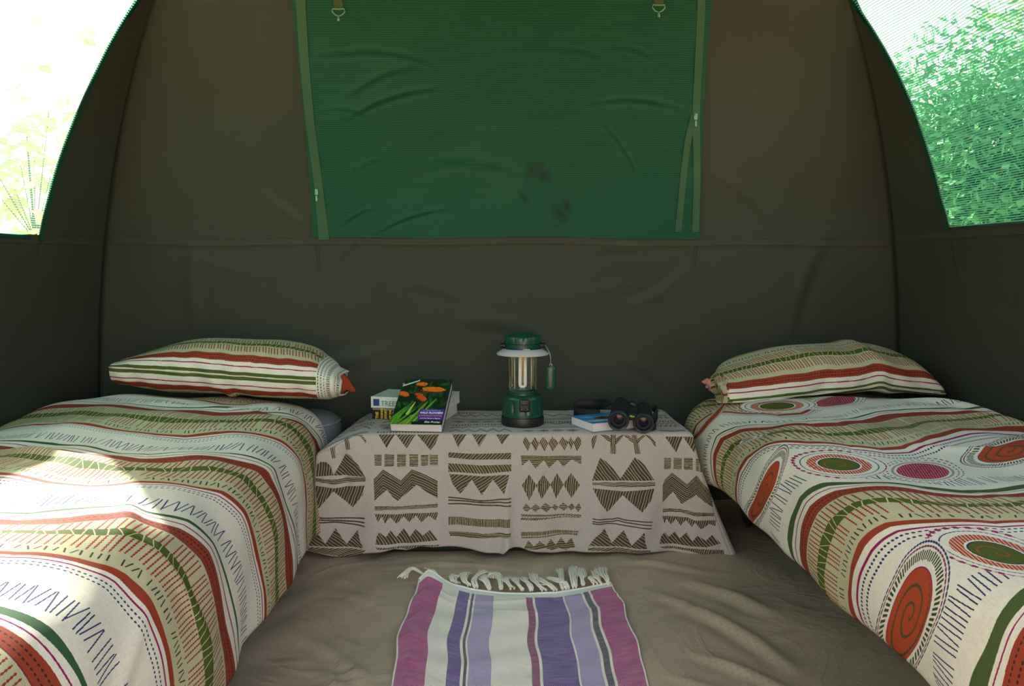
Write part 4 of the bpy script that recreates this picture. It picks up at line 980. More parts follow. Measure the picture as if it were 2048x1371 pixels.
def cloth():
    V = []; uv = []; nx = 210; nt = 46; nf = 70
    us = np.linspace(0, 1, nx)
    def top_z(x, y): 
        d = np.clip((TX0-x)/.12, 0, 1.3); e = np.clip((x-TX1)/.05, 0, 1.5)
        return TZ+.003-.050*d**1.5-.03*e**1.5+.0012*np.sin(x*31+y*9)*np.sin(y*23)*(1-d)
    ws = list(np.linspace(-.352, 0, nt))+list(np.linspace(0, 1, nf)[1:])
    for r, w in enumerate(ws):
        top = r < nt
        for u in us:
            if top:
                y = YF-w; f = -w/.352; x0 = -.472+.085*f; x1 = TX1+.020-.004*f; x = x0+(x1-x0)*u
                z = top_z(x, y); yy = y
                c = min(max(1+w/.014, 0), 1); z -= .004*c*c
                V.append((x, yy, z)); uv.append((x, w))
            else:
                f = w; x0 = -.472-.040*f**1.4; x1 = TX1+.020+.105*f**1.25; x = x0+(x1-x0)*u
                xt = -.472+(TX1+.020+.472)*u; zt = top_z(xt, YF)-.004
                hemw = np.interp(x, hx, hw); zb_ = max(TZ+.002-hemw, .004); z = zt+(zb_-zt)*f
                wave = .010*f*math.sin(x*19+.8)+.006*f*math.sin(x*43+2)+.012*f**2*math.exp(-((x-.05)/.014)**2)*2
                wave += .009*math.exp(-((x-.30-.08*(f-.7))/.018)**2)*math.exp(-((f-.72)/.2)**2)-.010*math.exp(-((x+.41-.05*f)/.012)**2)*math.exp(-((f-.25)/.25)**2)
                side = min(max((x-TX1+.03)/.10, 0), 1)
                y = YF-.004-.010*f-wave-.012*side*f+.0015*math.sin(x*90+f*12)*f
                V.append((x, y, z)); uv.append((x, TZ+.002-z if u > .12 else TZ+.002-z))
    nr = len(ws); Fc = grid_faces(nr, nx)
    # right and left side falls
    for s in (1, -1):
        off = len(V); ny_ = 40
        for r in range(nf):
            f = r/(nf-1)
            base = V[(nt-1+r)*nx+(nx-1 if s > 0 else 0)]
            for k in range(ny_):
                g = k/(ny_-1); y = base[1]+(TY1-.01-base[1])*g
                xt = (TX1+.018 if s > 0 else -.472+.085*g); 
                x = (xt+(base[0]-(TX1+.020))*(1-g)**1.5*1.0 + .008*math.sin(g*14)*f+.02*f*(g > 0)) if s > 0 else (base[0]+(.085*g)+.006*math.sin(g*12)*f)
                x = base[0] if g == 0 else x
                z = base[2]*(1-0*g)+(.006*math.sin(g*9))*f*(1 if g > 0 else 0)
                V.append((x, y, max(z, .004))); uv.append((base[0]+s*g*.3 if s > 0 else base[0]-g*.1, (TZ+.002-z)))
        fc = grid_faces(nf, ny_, off=off); Fc += fc
    uv = [((a-CXA)/(CXB-CXA), (b-CW0)/(CW1-CW0)) for a, b in uv]
    o = obj('tablecloth', V, Fc, M['linen'], uv=uv)
    m = o.modifiers.new('cloth_thickness', 'SOLIDIFY'); m.thickness = .0015; m.offset = 0
    tag(o, 'linen tablecloth printed with brown hatched zigzags and diamonds', 'tablecloth')
cloth()
# ---------- cotton rug ----------
def rug_mat():
    t = NT('woven_cotton_rug'); uv = t.n('ShaderNodeUVMap').outputs[0]; x, y, _ = t.xyz(uv)      # x 0..1 across, y metres from the fringe
    W_, MG, PU, BK, LV, MD = srgb(250, 234, 214), srgb(176, 44, 116), srgb(92, 58, 136), srgb(52, 50, 62), srgb(172, 152, 190), srgb(138, 28, 84)
    st = [(0, MG), (.125, W_), (.2085, PU), (.262, W_), (.275, BK), (.289, W_), (.296, LV), (.385, W_), (.5434, MD), (.577, W_), (.589, PU), (.727, W_), (.738, LV), (.828, W_), (.837, BK), (.866, W_), (.878, MG), (1.0, MG)]
    c = t.ramp(x, st, 'CONSTANT')
    wx = t.math('MULTIPLY', x, .5)
    sp = t.n('ShaderNodeCombineXYZ'); t.set(sp.inputs[0], wx); t.set(sp.inputs[1], y)
    chk = t.math('MULTIPLY', t.math('SINE', t.math('MULTIPLY', wx, 2*math.pi/.0042)), t.math('SINE', t.math('MULTIPLY', y, 2*math.pi/.0042)))
    fade = t.math('MULTIPLY', t.noise(t.map(sp.outputs[0], (14, 26, 1)), 1, 4, .65), 1.25); fl = t.noise(t.map(sp.outputs[0], (20, 160, 1)), 1, 4)
    amt = t.math('MULTIPLY', t.math('MAXIMUM', t.math('ADD', t.math('MULTIPLY', chk, .75), t.math('SUBTRACT', fl, .25)), 0), t.math('MULTIPLY', fade, .9))
    c = t.mix(t.math('MINIMUM', amt, .5), c, srgb(226, 206, 214))
    dirt = t.noise(t.map(sp.outputs[0], (12, 12, 1)), 1, 5, .7); c = t.mix(t.math('MULTIPLY', t.math('MAXIMUM', t.math('SUBTRACT', dirt, .55), 0), 1.4), c, srgb(150, 146, 150))
    hem = t.math('LESS_THAN', y, .024); c = t.mix(hem, c, srgb(232, 228, 218))
    t.bsdf(c, .95, t.bump(chk, .5, .0012, t.bump(fl, .4, .001)), Sheen_Weight=.2, Specular_IOR_Level=.1); return t.m
M['rug'] = rug_mat(); M['cotton'] = plain('cream_cotton_yarn', (244, 234, 220), .95, .1, 200)
rt_ = [(838, 1162), (856, 1152), (880, 1158), (905, 1170), (940, 1178), (1000, 1183), (1060, 1186), (1110, 1185), (1160, 1175), (1195, 1168), (1222, 1164)]
RT = np.array([unproj(x, y, Z=.008)[:2] for x, y in rt_])
def rug_top(u):
    x = RT[0, 0]+(RT[-1, 0]-RT[0, 0])*u; return np.array([x, np.interp(x, RT[:, 0], RT[:, 1])])
rg = thing('rug', 'cotton rug striped magenta, purple and white with a white fringe', 'rug', (.06, 1.4, 0))
nx, ny = 110, 240; V = []; uv = []
for i in range(nx):
    u = i/(nx-1); tx, ty = rug_top(u)
    for j in range(ny):
        d = 1.25*(j/(ny-1)); y = ty-d
        xl = -.182-.010*math.sin(min(d, .6)*5)+.004*math.sin(d*17); xr = .311+.006*math.sin(d*9)+.003*math.sin(d*21)
        e = min(d/.12, 1); xa = RT[0, 0]*(1-e)+xl*e; xb = RT[-1, 0]*(1-e)+xr*e
        x = xa+(xb-xa)*u+.0015*math.sin(d*37+u*3)
        z = .0075+.0030*math.sin(d*23+u*4)*math.sin(u*9+d*5)+.0015*math.sin(d*61+u*13)+.002*math.exp(-((d-.10-.03*u)/.008)**2)+.003*math.exp(-((d-.055-.02*math.sin(u*7))/.008)**2)
        z += .016*math.exp(-((u-.05)/.05)**2)*math.exp(-(d/.03)**2)
        V.append((x, y, max(z, .004))); uv.append((u, d))
o = obj('woven_panel', V, [f[::-1] for f in grid_faces(nx, ny)], M['rug'], rg, uv=uv)
m = o.modifiers.new('thickness', 'SOLIDIFY'); m.thickness = .003; m.offset = -1
for s in (0, nx-1):
    mb = MB(); mb.tube([(V[s*ny+j][0], V[s*ny+j][1], V[s*ny+j][2]-.001) for j in range(0, ny, 2)], .0022, 6); mb.build('selvedge', M['cotton'], rg)
mb = MB(); mb.tube([(V[i*ny][0], V[i*ny][1], V[i*ny][2]) for i in range(0, nx)], .0030, 6); mb.build('hem_cord', M['cotton'], rg)
q6 = lambda x, y: (750+x/3.413, 1110+y/3.413)
TAS = [((330, 130), [(260, 85), (215, 115), (185, 150)], 12, 24), ((420, 125), [(390, 100), (350, 85)], 6, 12), ((560, 185), [(530, 165), (522, 135), (560, 140)], 7, 16), ((635, 200), [(600, 165), (600, 130), (632, 115)], 7, 18),
       ((680, 215), [(668, 170), (700, 130), (745, 95)], 7, 16), ((775, 225), [(750, 180), (730, 150), (770, 130)], 7, 20), ((855, 220), [(850, 175), (830, 130), (800, 118), (795, 150)], 7, 18), ((925, 220), [(905, 185), (880, 160), (905, 148)], 7, 16),
       ((1000, 228), [(975, 195), (955, 170), (945, 150)], 7, 18), ((1060, 232), [(1045, 195), (1020, 165), (1010, 150)], 7, 18), ((1140, 235), [(1110, 190), (1085, 165), (1070, 120)], 7, 18), ((1220, 235), [(1190, 200), (1150, 175), (1110, 150)], 7, 22),
       ((1280, 228), [(1262, 180), (1262, 130), (1250, 92)], 6, 12), ((1300, 222), [(1285, 170), (1250, 160), (1180, 152)], 5, 12), ((1352, 212), [(1345, 160), (1340, 110), (1360, 72)], 7, 24), ((1415, 195), [(1410, 150), (1400, 115), (1385, 92)], 7, 26),
       ((1490, 190), [(1480, 165), (1470, 150), (1510, 140)], 7, 20), ((1590, 188), [(1575, 150), (1550, 115), (1540, 78)], 8, 36), ((1545, 190), [(1530, 165), (1510, 140), (1500, 100)], 6, 22)]
rd = random.Random(5)
TAS = TAS+[((b[0]+rd.uniform(8, 26), b[1]-2), [(x+rd.uniform(4, 22), y+rd.uniform(-6, 16)) for x, y in p], n-1, w) for b, p, n, w in TAS[2:-2]]
for base, path, n, spread in TAS:
    mb = MB(); b = unproj(*q6(*base), Z=.010)
    n = int(n*1.7)
    for k in range(n):
        f = (k/(n-1)-.5); pts = [Vector(b)+Vector((f*.006, 0, 0))]
        for i, p in enumerate(path):
            g = (i+1)/len(path); w_ = unproj(*q6(p[0]+f*spread*2.6*g+rd.uniform(-6, 6), p[1]+rd.uniform(-8, 6)+abs(f)*8), Z=.010+.008*math.sin(math.pi*g)+.003*rd.random())
            pts.append(Vector(w_))
        P = catmull(pts, 4); mb.tube(P.tolist(), .0012, 5)
    mb.lathe([(.0005, -.002), (.0026, 0), (.0030, .003), (.0020, .006)], (b[0], b[1]-.002, .006), n=8)
    mb.build('tassel', M['cotton'], rg)
# ---------- things on the table ----------
TS = TZ+.0045          # top of the cloth
M['lgreen'] = plain('dark_green_plastic', (18, 66, 52), .32, .04, 30, Specular_IOR_Level=.5)
M['black'] = plain('black_plastic', (22, 22, 24), .45, .05); M['frost'] = plain('white_frosted_plastic', (184, 184, 186), .4, .03)
M['tubew'] = plain('white_lamp_tube', (236, 228, 222), .35, .02); M['wire'] = plain('cream_support_wire', (236, 216, 184), .4); M['chrome'] = plain('chrome_chain', (190, 190, 186), .22, .03, Metallic=1.0)
M['decal'] = plain('white_print', (220, 224, 228), .5); M['navyband'] = plain('navy_band', (22, 36, 78), .4)
def glass_mat():
    t = NT('clear_globe'); lw = t.n('ShaderNodeLayerWeight', {'Blend': .28}); g = t.n('ShaderNodeBsdfGlossy', {'Color': (.9, .95, .92, 1), 'Roughness': .06}); tp = t.n('ShaderNodeBsdfTransparent', {'Color': (.93, .96, .94, 1)})
    m = t.n('ShaderNodeMixShader', {0: t.math('MINIMUM', t.math('ADD', lw.outputs['Facing'], 0.03), .5)}); t.t.links.new(tp.outputs[0], m.inputs[1]); t.t.links.new(g.outputs[0], m.inputs[2]); t.t.links.new(m.outputs[0], t.out.inputs[0]); return t.m
M['globe'] = glass_mat()
LX, LY = .0995, 2.297
lt = thing('camping_lantern', 'dark green battery camping lantern with a clear globe and white brim', 'lantern', (LX, LY, TS))
def lz(prof): return [(r, z) for r, z in prof]
C0 = (LX, LY, TS)
def LP(name, prof, mat, n=64, angle=35, flute=None):
    mb = MB(); mb.lathe(prof, C0, n=n)
    if flute:
        k, a, z0, z1 = flute; V = []
        for v in mb.v:
            dx, dy, dz = v[0]-LX, v[1]-LY, v[2]-TS; r = math.hypot(dx, dy)
            if r > 1e-5 and z0 < dz < z1: s = 1-a/r*max(0, math.cos(math.atan2(dy, dx)*k))**6*math.sin(math.pi*(dz-z0)/(z1-z0))**.5; dx *= s; dy *= s
            V.append((LX+dx, LY+dy, v[2]))
        mb.v = V
    return mb.build(name, mat, lt, angle=angle)
LP('foot_ring', [(.058, 0), (.0615, .002), (.0622, .006), (.0622, .020), (.0612, .0245), (.058, .025)], M['black'])
LP('body', [(.058, .0245), (.0600, .026), (.0603, .034)]+[(.0603-.0012*t, .034+.040*t) for t in np.linspace(0, 1, 8)]+[(.0588, .078), (.057, .083), (.053, .0865), (.044, .0885), (.0415, .0895), (.0410, .092)], M['lgreen'], n=120, flute=(9, .0034, .034, .074))
LP('neck_ring', [(.0400, .092), (.0424, .0925), (.0428, .0985), (.0418, .1000), (.0395, .1003)], M['lgreen'])
g = LP('globe', [(.0410, .100), (.0425, .115), (.0430, .150), (.0440, .201)], M['globe'], angle=80)
LP('socket_plate', [(.001, .1005), (.036, .1008), (.037, .1045), (.028, .106), (.001, .107)], M['lgreen'])
LP('brim', [(.0460, .2190), (.0530, .2205), (.0560, .2195), (.0640, .2150), (.0735, .2090), (.0755, .2065), (.0745, .2035), (.0690, .2025), (.052, .2040), (.046, .206)], M['frost'], angle=50)
LP('collar', [(.0465, .2195), (.0515, .2200), (.0520, .2215), (.0520, .2285), (.0505, .2295), (.0502, .2310), (.0518, .2320), (.0520, .2350), (.050, .236)], M['lgreen'])
LP('cap', [(.050, .2355), (.0522, .2365), (.0526, .2400), (.0526, .2520), (.0518, .2550), (.0490, .2575), (.0430, .2602), (.0350, .2638), (.0285, .2668), (.0255, .2684), (.0240, .2680), (.0100, .2688), (.0005, .2690)], M['lgreen'], n=144, flute=(12, .0030, .2380, .2560))
LP('logo_band', [(.0522, .2200), (.0526, .2205), (.0526, .2238), (.0522, .2243)], M['navyband'])
mb = MB(); P = []; r = .0078
for t in np.linspace(.198, .116, 14): P.append((LX-r, LY, TS+t))
for k in range(1, 10): a = math.pi+math.pi*k/10; P.append((LX+r*math.cos(a), LY, TS+.116+r*math.sin(a)))
for t in np.linspace(.116, .198, 14): P.append((LX+r, LY, TS+t))
mb.tube(P, .0048, 14); mb.build('lamp_tube', M['tubew'], lt)
for s in (-1, 1):
    mb = MB(); mb.tube([(LX+s*.0235, LY-.020, TS+.104), (LX+s*.0243, LY-.020, TS+.203)], .0013, 8); mb.build('support_wire', M['wire'], lt)
Rf = Matrix.Rotation(math.radians(90), 3, 'X')
mb = MB(); mb.box((LX+.003, LY-.0592, TS+.063), (.030, .009, .036), bev=.0043); mb.box((LX+.003, LY-.0634, TS+.070), (.019, .004, .012), bev=.0015); mb.build('switch_panel', M['black'], lt, angle=40)
for s in (-1, 1):
    mb = MB(); mb.lathe([(.0004, .0012), (.0012, .001), (.0016, 0)], (LX+.003+s*.008, LY-.0634, TS+.053), Rf, n=10); mb.build('rivet', M['chrome'], lt)
for s in (-1, 1):
    R = Matrix.Rotation(math.radians(90*s), 3, 'Y'); mb = MB(); mb.lathe([(.0075, .050), (.0085, .052), (.0085, .0565), (.0060, .058), (.0060, .060), (.0078, .0605), (.0070, .0645), (.0002, .0655)], (LX, LY, TS+.2290), R, n=24)
    mb.build('pivot_knob', M['black'], lt, angle=40)
mb = MB()      # folded wire bail lying behind the cap
mb.tube([(LX+.060*math.cos(a), LY+.012+.066*math.sin(a), TS+.2290-.016*math.sin(a)) for a in np.linspace(0, math.pi, 26)], .0017, 8); mb.build('bail', M['black'], lt)
def text_mesh(name, body, size, mat, parent, origin, ex, ey, off=.0004, shear=0, ext=.0002, align='LEFT', sx=1.0, bold=0.0):
    cu = bpy.data.curves.new(name, 'FONT'); cu.body = body; cu.size = size; cu.shear = shear; cu.extrude = ext; cu.align_x = align; cu.resolution_u = 3; cu.offset = bold
    o = bpy.data.objects.new('tmp', cu); COL.objects.link(o); dg = bpy.context.evaluated_depsgraph_get(); me = bpy.data.meshes.new_from_object(o.evaluated_get(dg))
    bpy.data.objects.remove(o); ex = Vector(ex).normalized(); ey = Vector(ey).normalized(); ez = ex.cross(ey)
    w = wloc(parent)
    for v in me.vertices: v.co = Vector(origin)+ex*(v.co.x*sx)+ey*v.co.y+ez*(v.co.z+off)-w
    me.materials.clear(); me.materials.append(mat); ob = bpy.data.objects.new(name, me); COL.objects.link(ob); ob.parent = parent; return ob
text_mesh('logo', 'Coleman', .0052, M['decal'], lt, (LX-.001, LY-.0531, TS+.2207), (1, .03, 0), (0, 0, 1), shear=.2, bold=.0001)
# remote fob on its bead chain
FX, FY_, FZ = .1795, LY-.020, TS+.100
rf = thing('remote_fob', 'small dark green remote fob hanging by a chain from the lantern', 'remote', (FX, FY_, FZ))
mb = MB(); prof = [(.0002, 0), (.009, .0008), (.0130, .004), (.0150, .012), (.0150, .058), (.0135, .066), (.010, .0705), (.0002, .0718)]
mb.lathe(prof, (FX, FY_, FZ), n=40); mb.v = [(v[0], FY_+(v[1]-FY_)*.5, v[2]) for v in mb.v]; mb.build('fob_case', M['lgreen'], rf, angle=40)
for sx_ in (-1, 1):
    for z in (.012, .064):
        mb = MB(); mb.lathe([(.0011, -.0002), (.0009, .0007), (.0001, .0009)], (FX+sx_*.0095, FY_-.0062, FZ+z), Rf, n=8); mb.build('screw', M['chrome'], rf)
mb = MB(); PC = catmull([(LX+.064, LY-.004, TS+.232), (LX+.070, LY-.010, TS+.222), (LX+.0765, LY-.016, TS+.2085), (FX-.001, FY_, TS+.196), (FX-.0005, FY_, TS+.182), (FX, FY_, FZ+.0745)], 40)
A_ = arc(PC); n = int(A_[-1]/.0030)
for k in range(n):
    p = np.array([np.interp(k*.0030, A_, PC[:, i]) for i in range(3)]); q = np.array([np.interp(k*.0030+.002, A_, PC[:, i]) for i in range(3)]); d = Vector(q-p).normalized(); s = d.orthogonal().normalized()
    if k % 2: s = d.cross(s)
    mb.tube([Vector(p)+d*(.0024*math.cos(a))+s*(.0013*math.sin(a)) for a in np.linspace(0, 2*math.pi, 8, endpoint=False)], .0005, 5, closed=True)
tag(mb.build('chain', M['chrome'], rf), kind='stuff')
mb = MB(); mb.tube([(FX+.004*math.cos(a), FY_, FZ+.0735+.0035*math.sin(a)) for a in np.linspace(0, 2*math.pi, 14, endpoint=False)], .0008, 6, closed=True); mb.build('eyelet', M['chrome'], rf)

# --- books ---
def pages_mat():
    t = NT('book_pages'); ob = t.coords('UV'); h = t.noise(t.map(ob, (3, 420, 1)), 1, 2)
    t.bsdf(t.mix(t.math('MULTIPLY', h, .5), srgb(226, 220, 222), srgb(186, 176, 176)), .9, t.bump(h, .3, .0004)); return t.m
M['pages'] = pages_mat()
def slab(name, o, ex, ey, ez, x0, x1, y0, y1, z0, z1, mat, parent, uvf=None, bulge=0):
    o = Vector(o); V = []; uv = []
    for z in (z0, z1):
        for x, y in ((x0, y0), (x1, y0), (x1, y1), (x0, y1)): V.append(o+ex*x+ey*y+ez*z)
    F_ = [(3, 2, 1, 0), (4, 5, 6, 7), (0, 1, 5, 4), (1, 2, 6, 5), (2, 3, 7, 6), (3, 0, 4, 7)]
    ob = obj(name, V, F_, mat, parent, smooth=False, uv=[((v-o).dot(ex)/x1, (v-o).dot(ey)/(y1 or 1e-3)) if k > 3 else ((v-o).dot(ex)/x1, (v-o).dot(ez)/max(z1, 1e-4)) for k, v in enumerate(V)])
    return ob
def book(name, label, o, ex, ey, w, l, th, cover, spine_m, spine='y', front_mat=None):
    """o = lower corner; ex across, ey along, thickness along ez; spine along the ex=0 edge ('x') or along ey=0 edge ('y')"""
    ex = Vector(ex).normalized(); ey = Vector(ey); ey = (ey-ex*ey.dot(ex)).normalized(); ez = ex.cross(ey)
    t = thing(name, label, 'book', tuple(o), 'books on the box table')
    c = .0009
    if spine == 'y': pg = (.0015, w-.0015, c*1.2, l-.003)
    elif spine == 'x': pg = (c*1.2, w-.003, .0015, l-.0015)
    else: pg = (.003, w-c*1.2, .0015, l-.0015)
    slab('page_block', o, ex, ey, ez, pg[0], pg[1], pg[2], pg[3], c, th-c, M['pages'], t)
    slab('back_cover', o, ex, ey, ez, 0, w, 0, l, 0, c, cover, t)
    f = slab('front_cover', Vector(o)+ez*(th-c), ex, ey, ez, 0, w, 0, l, 0, c, front_mat or cover, t)
    if spine == 'y': slab('spine', o, ex, ey, ez, 0, w, -.0004, c, 0, th, spine_m, t)
    elif spine == 'x': slab('spine', o, ex, ey, ez, -.0004, c, 0, l, 0, th, spine_m, t)
    else: slab('spine', o, ex, ey, ez, w-c, w+.0004, 0, l, 0, th, spine_m, t)
    return t, ex, ey, ez
def paper(name, im, rough=.3):
    t = NT(name); uvn = t.n('ShaderNodeUVMap').outputs[0]; tx = t.n('ShaderNodeTexImage', image=im, extension='EXTEND'); t.set(tx.inputs[0], uvn)
    t.bsdf(tx.outputs[0], rough, t.bump(t.noise(uvn, 30, 2), .03, .0005), Specular_IOR_Level=.4); return t.m
def art(nx, ny, bg): A = np.empty((nx, ny, 3), np.float32); A[:] = lin(bg); x, y = np.meshgrid((np.arange(nx)+.5)/nx, 1-(np.arange(ny)+.5)/ny, indexing='ij'); return A, x.astype(np.float32), y.astype(np.float32)
def ell(x, y, cx, cy, rx, ry, a=0):
    c, s = math.cos(a), math.sin(a); u = ((x-cx)*c+(y-cy)*s)/rx; v = (-(x-cx)*s+(y-cy)*c)/ry; return u*u+v*v, u, v
def blade(A, x, y, x0, y0, x1, y1, w, col, col2):
    dx, dy = x1-x0, y1-y0; L2 = dx*dx+dy*dy; t = np.clip(((x-x0)*dx+(y-y0)*dy)/L2, 0, 1); d = ((x-x0)*dy-(y-y0)*dx)/math.sqrt(L2); ww = w*(1-t)**.45
    m = (np.abs(d) < ww)*(t > 0)*(t < 1); paint(A, m, lin(col)); paint(A, m*(d > ww*.15), lin(col2))
# wild flower guide
A, x, y = art(292, 424, (18, 40, 26)); rr = np.random.RandomState(3)
for k in range(60): e, u, v = ell(x, y, rr.rand(), rr.rand()*.7, .03+.08*rr.rand(), .01+.03*rr.rand(), rr.rand()*3); paint(A, (e < 1)*.5, lin((26+rr.randint(40), 60+rr.randint(50), 30+rr.randint(24))))
for (a_, b_, c_, d_, w_) in ((.0, 1.02, .30, .62, .035), (.06, 1.05, .42, .66, .03), (.0, .95, .34, .50, .02), (.16, 1.05, .5, .72, .04), (.30, 1.06, .62, .50, .05), (-.02, .9, .22, .62, .02), (.40, 1.04, .78, .44, .045), (.1, 1.0, .2, .7, .03), (.0, 1.08, .12, .74, .03), (.22, 1.1, .36, .8, .03)):
    blade(A, x, y, a_, b_, c_, d_, w_, (44+rr.randint(36), 104+rr.randint(46), 34), (88+rr.randint(50), 150+rr.randint(26), 48))
blade(A, x, y, .27, .80, .37, .52, .03, (150, 186, 84), (176, 204, 110))
for (cx_, cy_, rx_, ry_, an, c1, c2) in ((.40, .12, .12, .050, .05, (214, 96, 20), (240, 150, 50)), (.66, .24, .235, .065, .04, (222, 106, 18), (244, 160, 60)), (.09, .35, .12, .060, .3, (214, 92, 24), (236, 140, 50)), (.40, .36, .09, .04, .2, (190, 66, 30), (214, 96, 40)), (.47, .44, .11, .060, .5, (200, 70, 30), (224, 110, 50)), (.03, .13, .05, .03, .6, (214, 110, 80), (236, 150, 120))):
    e, u, v = ell(x, y, cx_, cy_, rx_, ry_, an); e = e*np.clip(1+.18*np.sin(u*11+cx_*9)*np.cos(v*7)+.12*u*v, .7, 1.6)
    paint(A, (e < 1)*(v < .75), lin(c1)); paint(A, (e < .95)*(v < .35)*(np.sin(u*(300*rx_)+v*9+2*np.sin(v*13))*np.sin(v*(260*ry_)+u*5) > .25), lin(c2)); paint(A, (e < 1.5)*(e > .75)*(v > .15)*(np.sin(u*14+v*5) > -.5)*.85, lin((96, 36, 24)))
for k in range(420):
    e, u, v = ell(x, y, rr.rand(), .45*rr.rand(), .004+.012*rr.rand(), .003+.006*rr.rand(), rr.rand()*3); paint(A, (e < 1)*.45, lin((20+rr.randint(70), 30+rr.randint(60), 24)))
e = (np.abs((y-.17)+.42*(x-.0)) < .016)*(x > .02)*(x < .34); paint(A, e, lin((196, 214, 220)))
paint(A, (x > .50)*(x < .985)*(y > .68)*(y < .905), lin((76, 44, 150))); paint(A, (y > .94)*(x > .4), lin((20, 34, 30)))
M['flowers'] = paper('wild_flower_cover', make_image('wild_flower_cover', A, 292, 424)); M['slate'] = plain('slate_blue_cover', (58, 78, 92), .4, .05)
th = math.radians(6.5); a27 = math.radians(27.5); A0 = unproj(781.5, 863, Z=TS)
ex = Vector((math.cos(th), -math.sin(th), 0)); hh = Vector((math.sin(th), math.cos(th), 0)); ey = hh*math.cos(a27)+Vector((0, 0, 1))*math.sin(a27)
ez_ = ex.cross(ey); WB, LB, TB = .1455, .213, .0270
o0 = Vector(A0)+Vector((0, .004, 0))
b1, ex1, ey1, ez1 = book('paperback_book', 'wild flower guide leaning face-up with orange blooms on its cover', o0, ex, ey, WB, LB, TB, M['slate'], M['slate'], 'x', M['flowers'])
top = o0+ez1*TB
def ctext(nm, s, u, v, size, mat, **k): return text_mesh(nm, s, size, mat, b1, top+ex1*(u*WB)+ey1*((1-v)*LB), ex1, ey1, **k)
M['gold'] = plain('gold_print', (226, 150, 60), .5); M['whiteprint'] = plain('white_book_print', (236, 236, 238), .5); M['lilac'] = plain('lilac_print', (196, 180, 224), .5)
ctext('lettering', 'A Field Guide to', .74, .715, .0072, M['lilac'], align='CENTER', sx=1.05)
ctext('lettering', 'WILD FLOWERS', .74, .775, .0112, M['whiteprint'], align='CENTER', sx=.80, bold=.0004, shear=.15)
ctext('lettering', 'KWAZULU-NATAL', .74, .832, .0092, M['gold'], align='CENTER', sx=.85, shear=.15, bold=.0001)
ctext('lettering', 'and the Eastern Region', .74, .883, .0072, M['whiteprint'], align='CENTER', sx=.86, shear=.3)
ctext('lettering', 'Elsa Pooley', .80, .965, .0105, M['whiteprint'], align='CENTER', sx=.92, shear=.3)
# two stacked books behind it
M['dustcover'] = plain('cream_dust_cover', (216, 220, 210), .35, .03); M['blackcover'] = plain('black_cover', (40, 32, 34), .35, .06); M['redcover'] = plain('red_cover_board', (150, 26, 40), .5)
M['yellowprint'] = plain('yellow_print', (220, 190, 40), .5); M['tealprint'] = plain('teal_print', (60, 122, 132), .5); M['bluepic'] = plain('blue_picture', (48, 84, 160), .4, .3, 300); M['greyfade'] = plain('grey_fade', (140, 136, 132), .4, .1)
sa = math.radians(-13); E1 = Vector((math.cos(sa), math.sin(sa), 0)); E2 = Vector((-math.sin(sa), math.cos(sa), 0))
bo = Vector((-.352, 2.385, TS)); H1 = .0345
b2, *_ = book('thick_book', 'thick black book with yellow spine lettering at the bottom of the stack', bo+E1*.002+E2*.004, E1, E2, .226, .145, H1, M['redcover'], M['blackcover'], 'y', M['blackcover'])
so = bo+E1*.002+E2*.004
slab('spine_band', so, E1, E2, E1.cross(E2), .001, .225, -.0008, 0, H1-.007, H1-.001, M['greyfade'], b2)
for i, (wd, sz) in enumerate((('THE', .0125), ('COMPLETE', .0078), ('STORY', .0108), ('OF THE', .0092), ('AND', .0125))):
    text_mesh('lettering', wd, sz, M['yellowprint'], b2, so+E1*(.0195+i*.0135)+Vector((0, 0, .0015))-E2*.0006, Vector((0, 0, 1)), -E1, off=.0003, sx=.88, bold=.0006)
b3o = bo+Vector((0, 0, H1+.0003)); H2 = .0335
b3, *_ = book('tree_guide', 'white tree guide with a blue spine picture, on top of the black book', b3o, E1, E2, .236, .150, H2, M['dustcover'], M['dustcover'], 'y')
slab('spine_picture', b3o, E1, E2, E1.cross(E2), .0075, .0265, -.0009, -.0003, .006, .0265, M['bluepic'], b3)
text_mesh('lettering', 'TREES', .0215, M['tealprint'], b3, b3o+E1*.031+Vector((0, 0, .0065))-E2*.0005, E1, Vector((0, 0, 1)), sx=.95)
# blue paperback under the binoculars
A, x, y = art(240, 170, (66, 140, 204))
for (cx_, cy_, rx_, ry_, an, cl) in ((.3, .75, .3, .1, .1, (190, 214, 206)), (.55, .45, .3, .12, -.1, (70, 78, 60)), (.6, .6, .26, .07, .05, (150, 40, 44)), (.65, .38, .16, .06, .3, (206, 170, 120)), (.4, .6, .1, .05, .5, (40, 60, 90)), (.75, .25, .1, .04, 0, (30, 40, 60)), (.2, .3, .2, .06, .3, (120, 180, 220)), (.8, .8, .14, .05, .2, (180, 60, 50))):
    e, u, v = ell(x, y, cx_, cy_, rx_, ry_, an); paint(A, (e+.2*np.sin(u*9)*np.sin(v*7) < 1), lin(cl))
M['bluecover'] = paper('blue_bird_cover', make_image('blue_cover', A, 240, 170)); M['bluespine'] = plain('pale_cover_back', (206, 200, 196), .5)
ba = math.radians(23); G1 = Vector((math.cos(ba), math.sin(ba), 0)); G2 = Vector((-math.sin(ba), math.cos(ba), 0)); P0 = Vector(unproj(1185, 864, Z=TS))
b4, *_ = book('blue_paperback', 'blue illustrated paperback lying flat beneath the binoculars', P0, G1, G2, .170, .126, .0245, M['bluecover'], M['bluespine'], 'r', M['bluecover'])

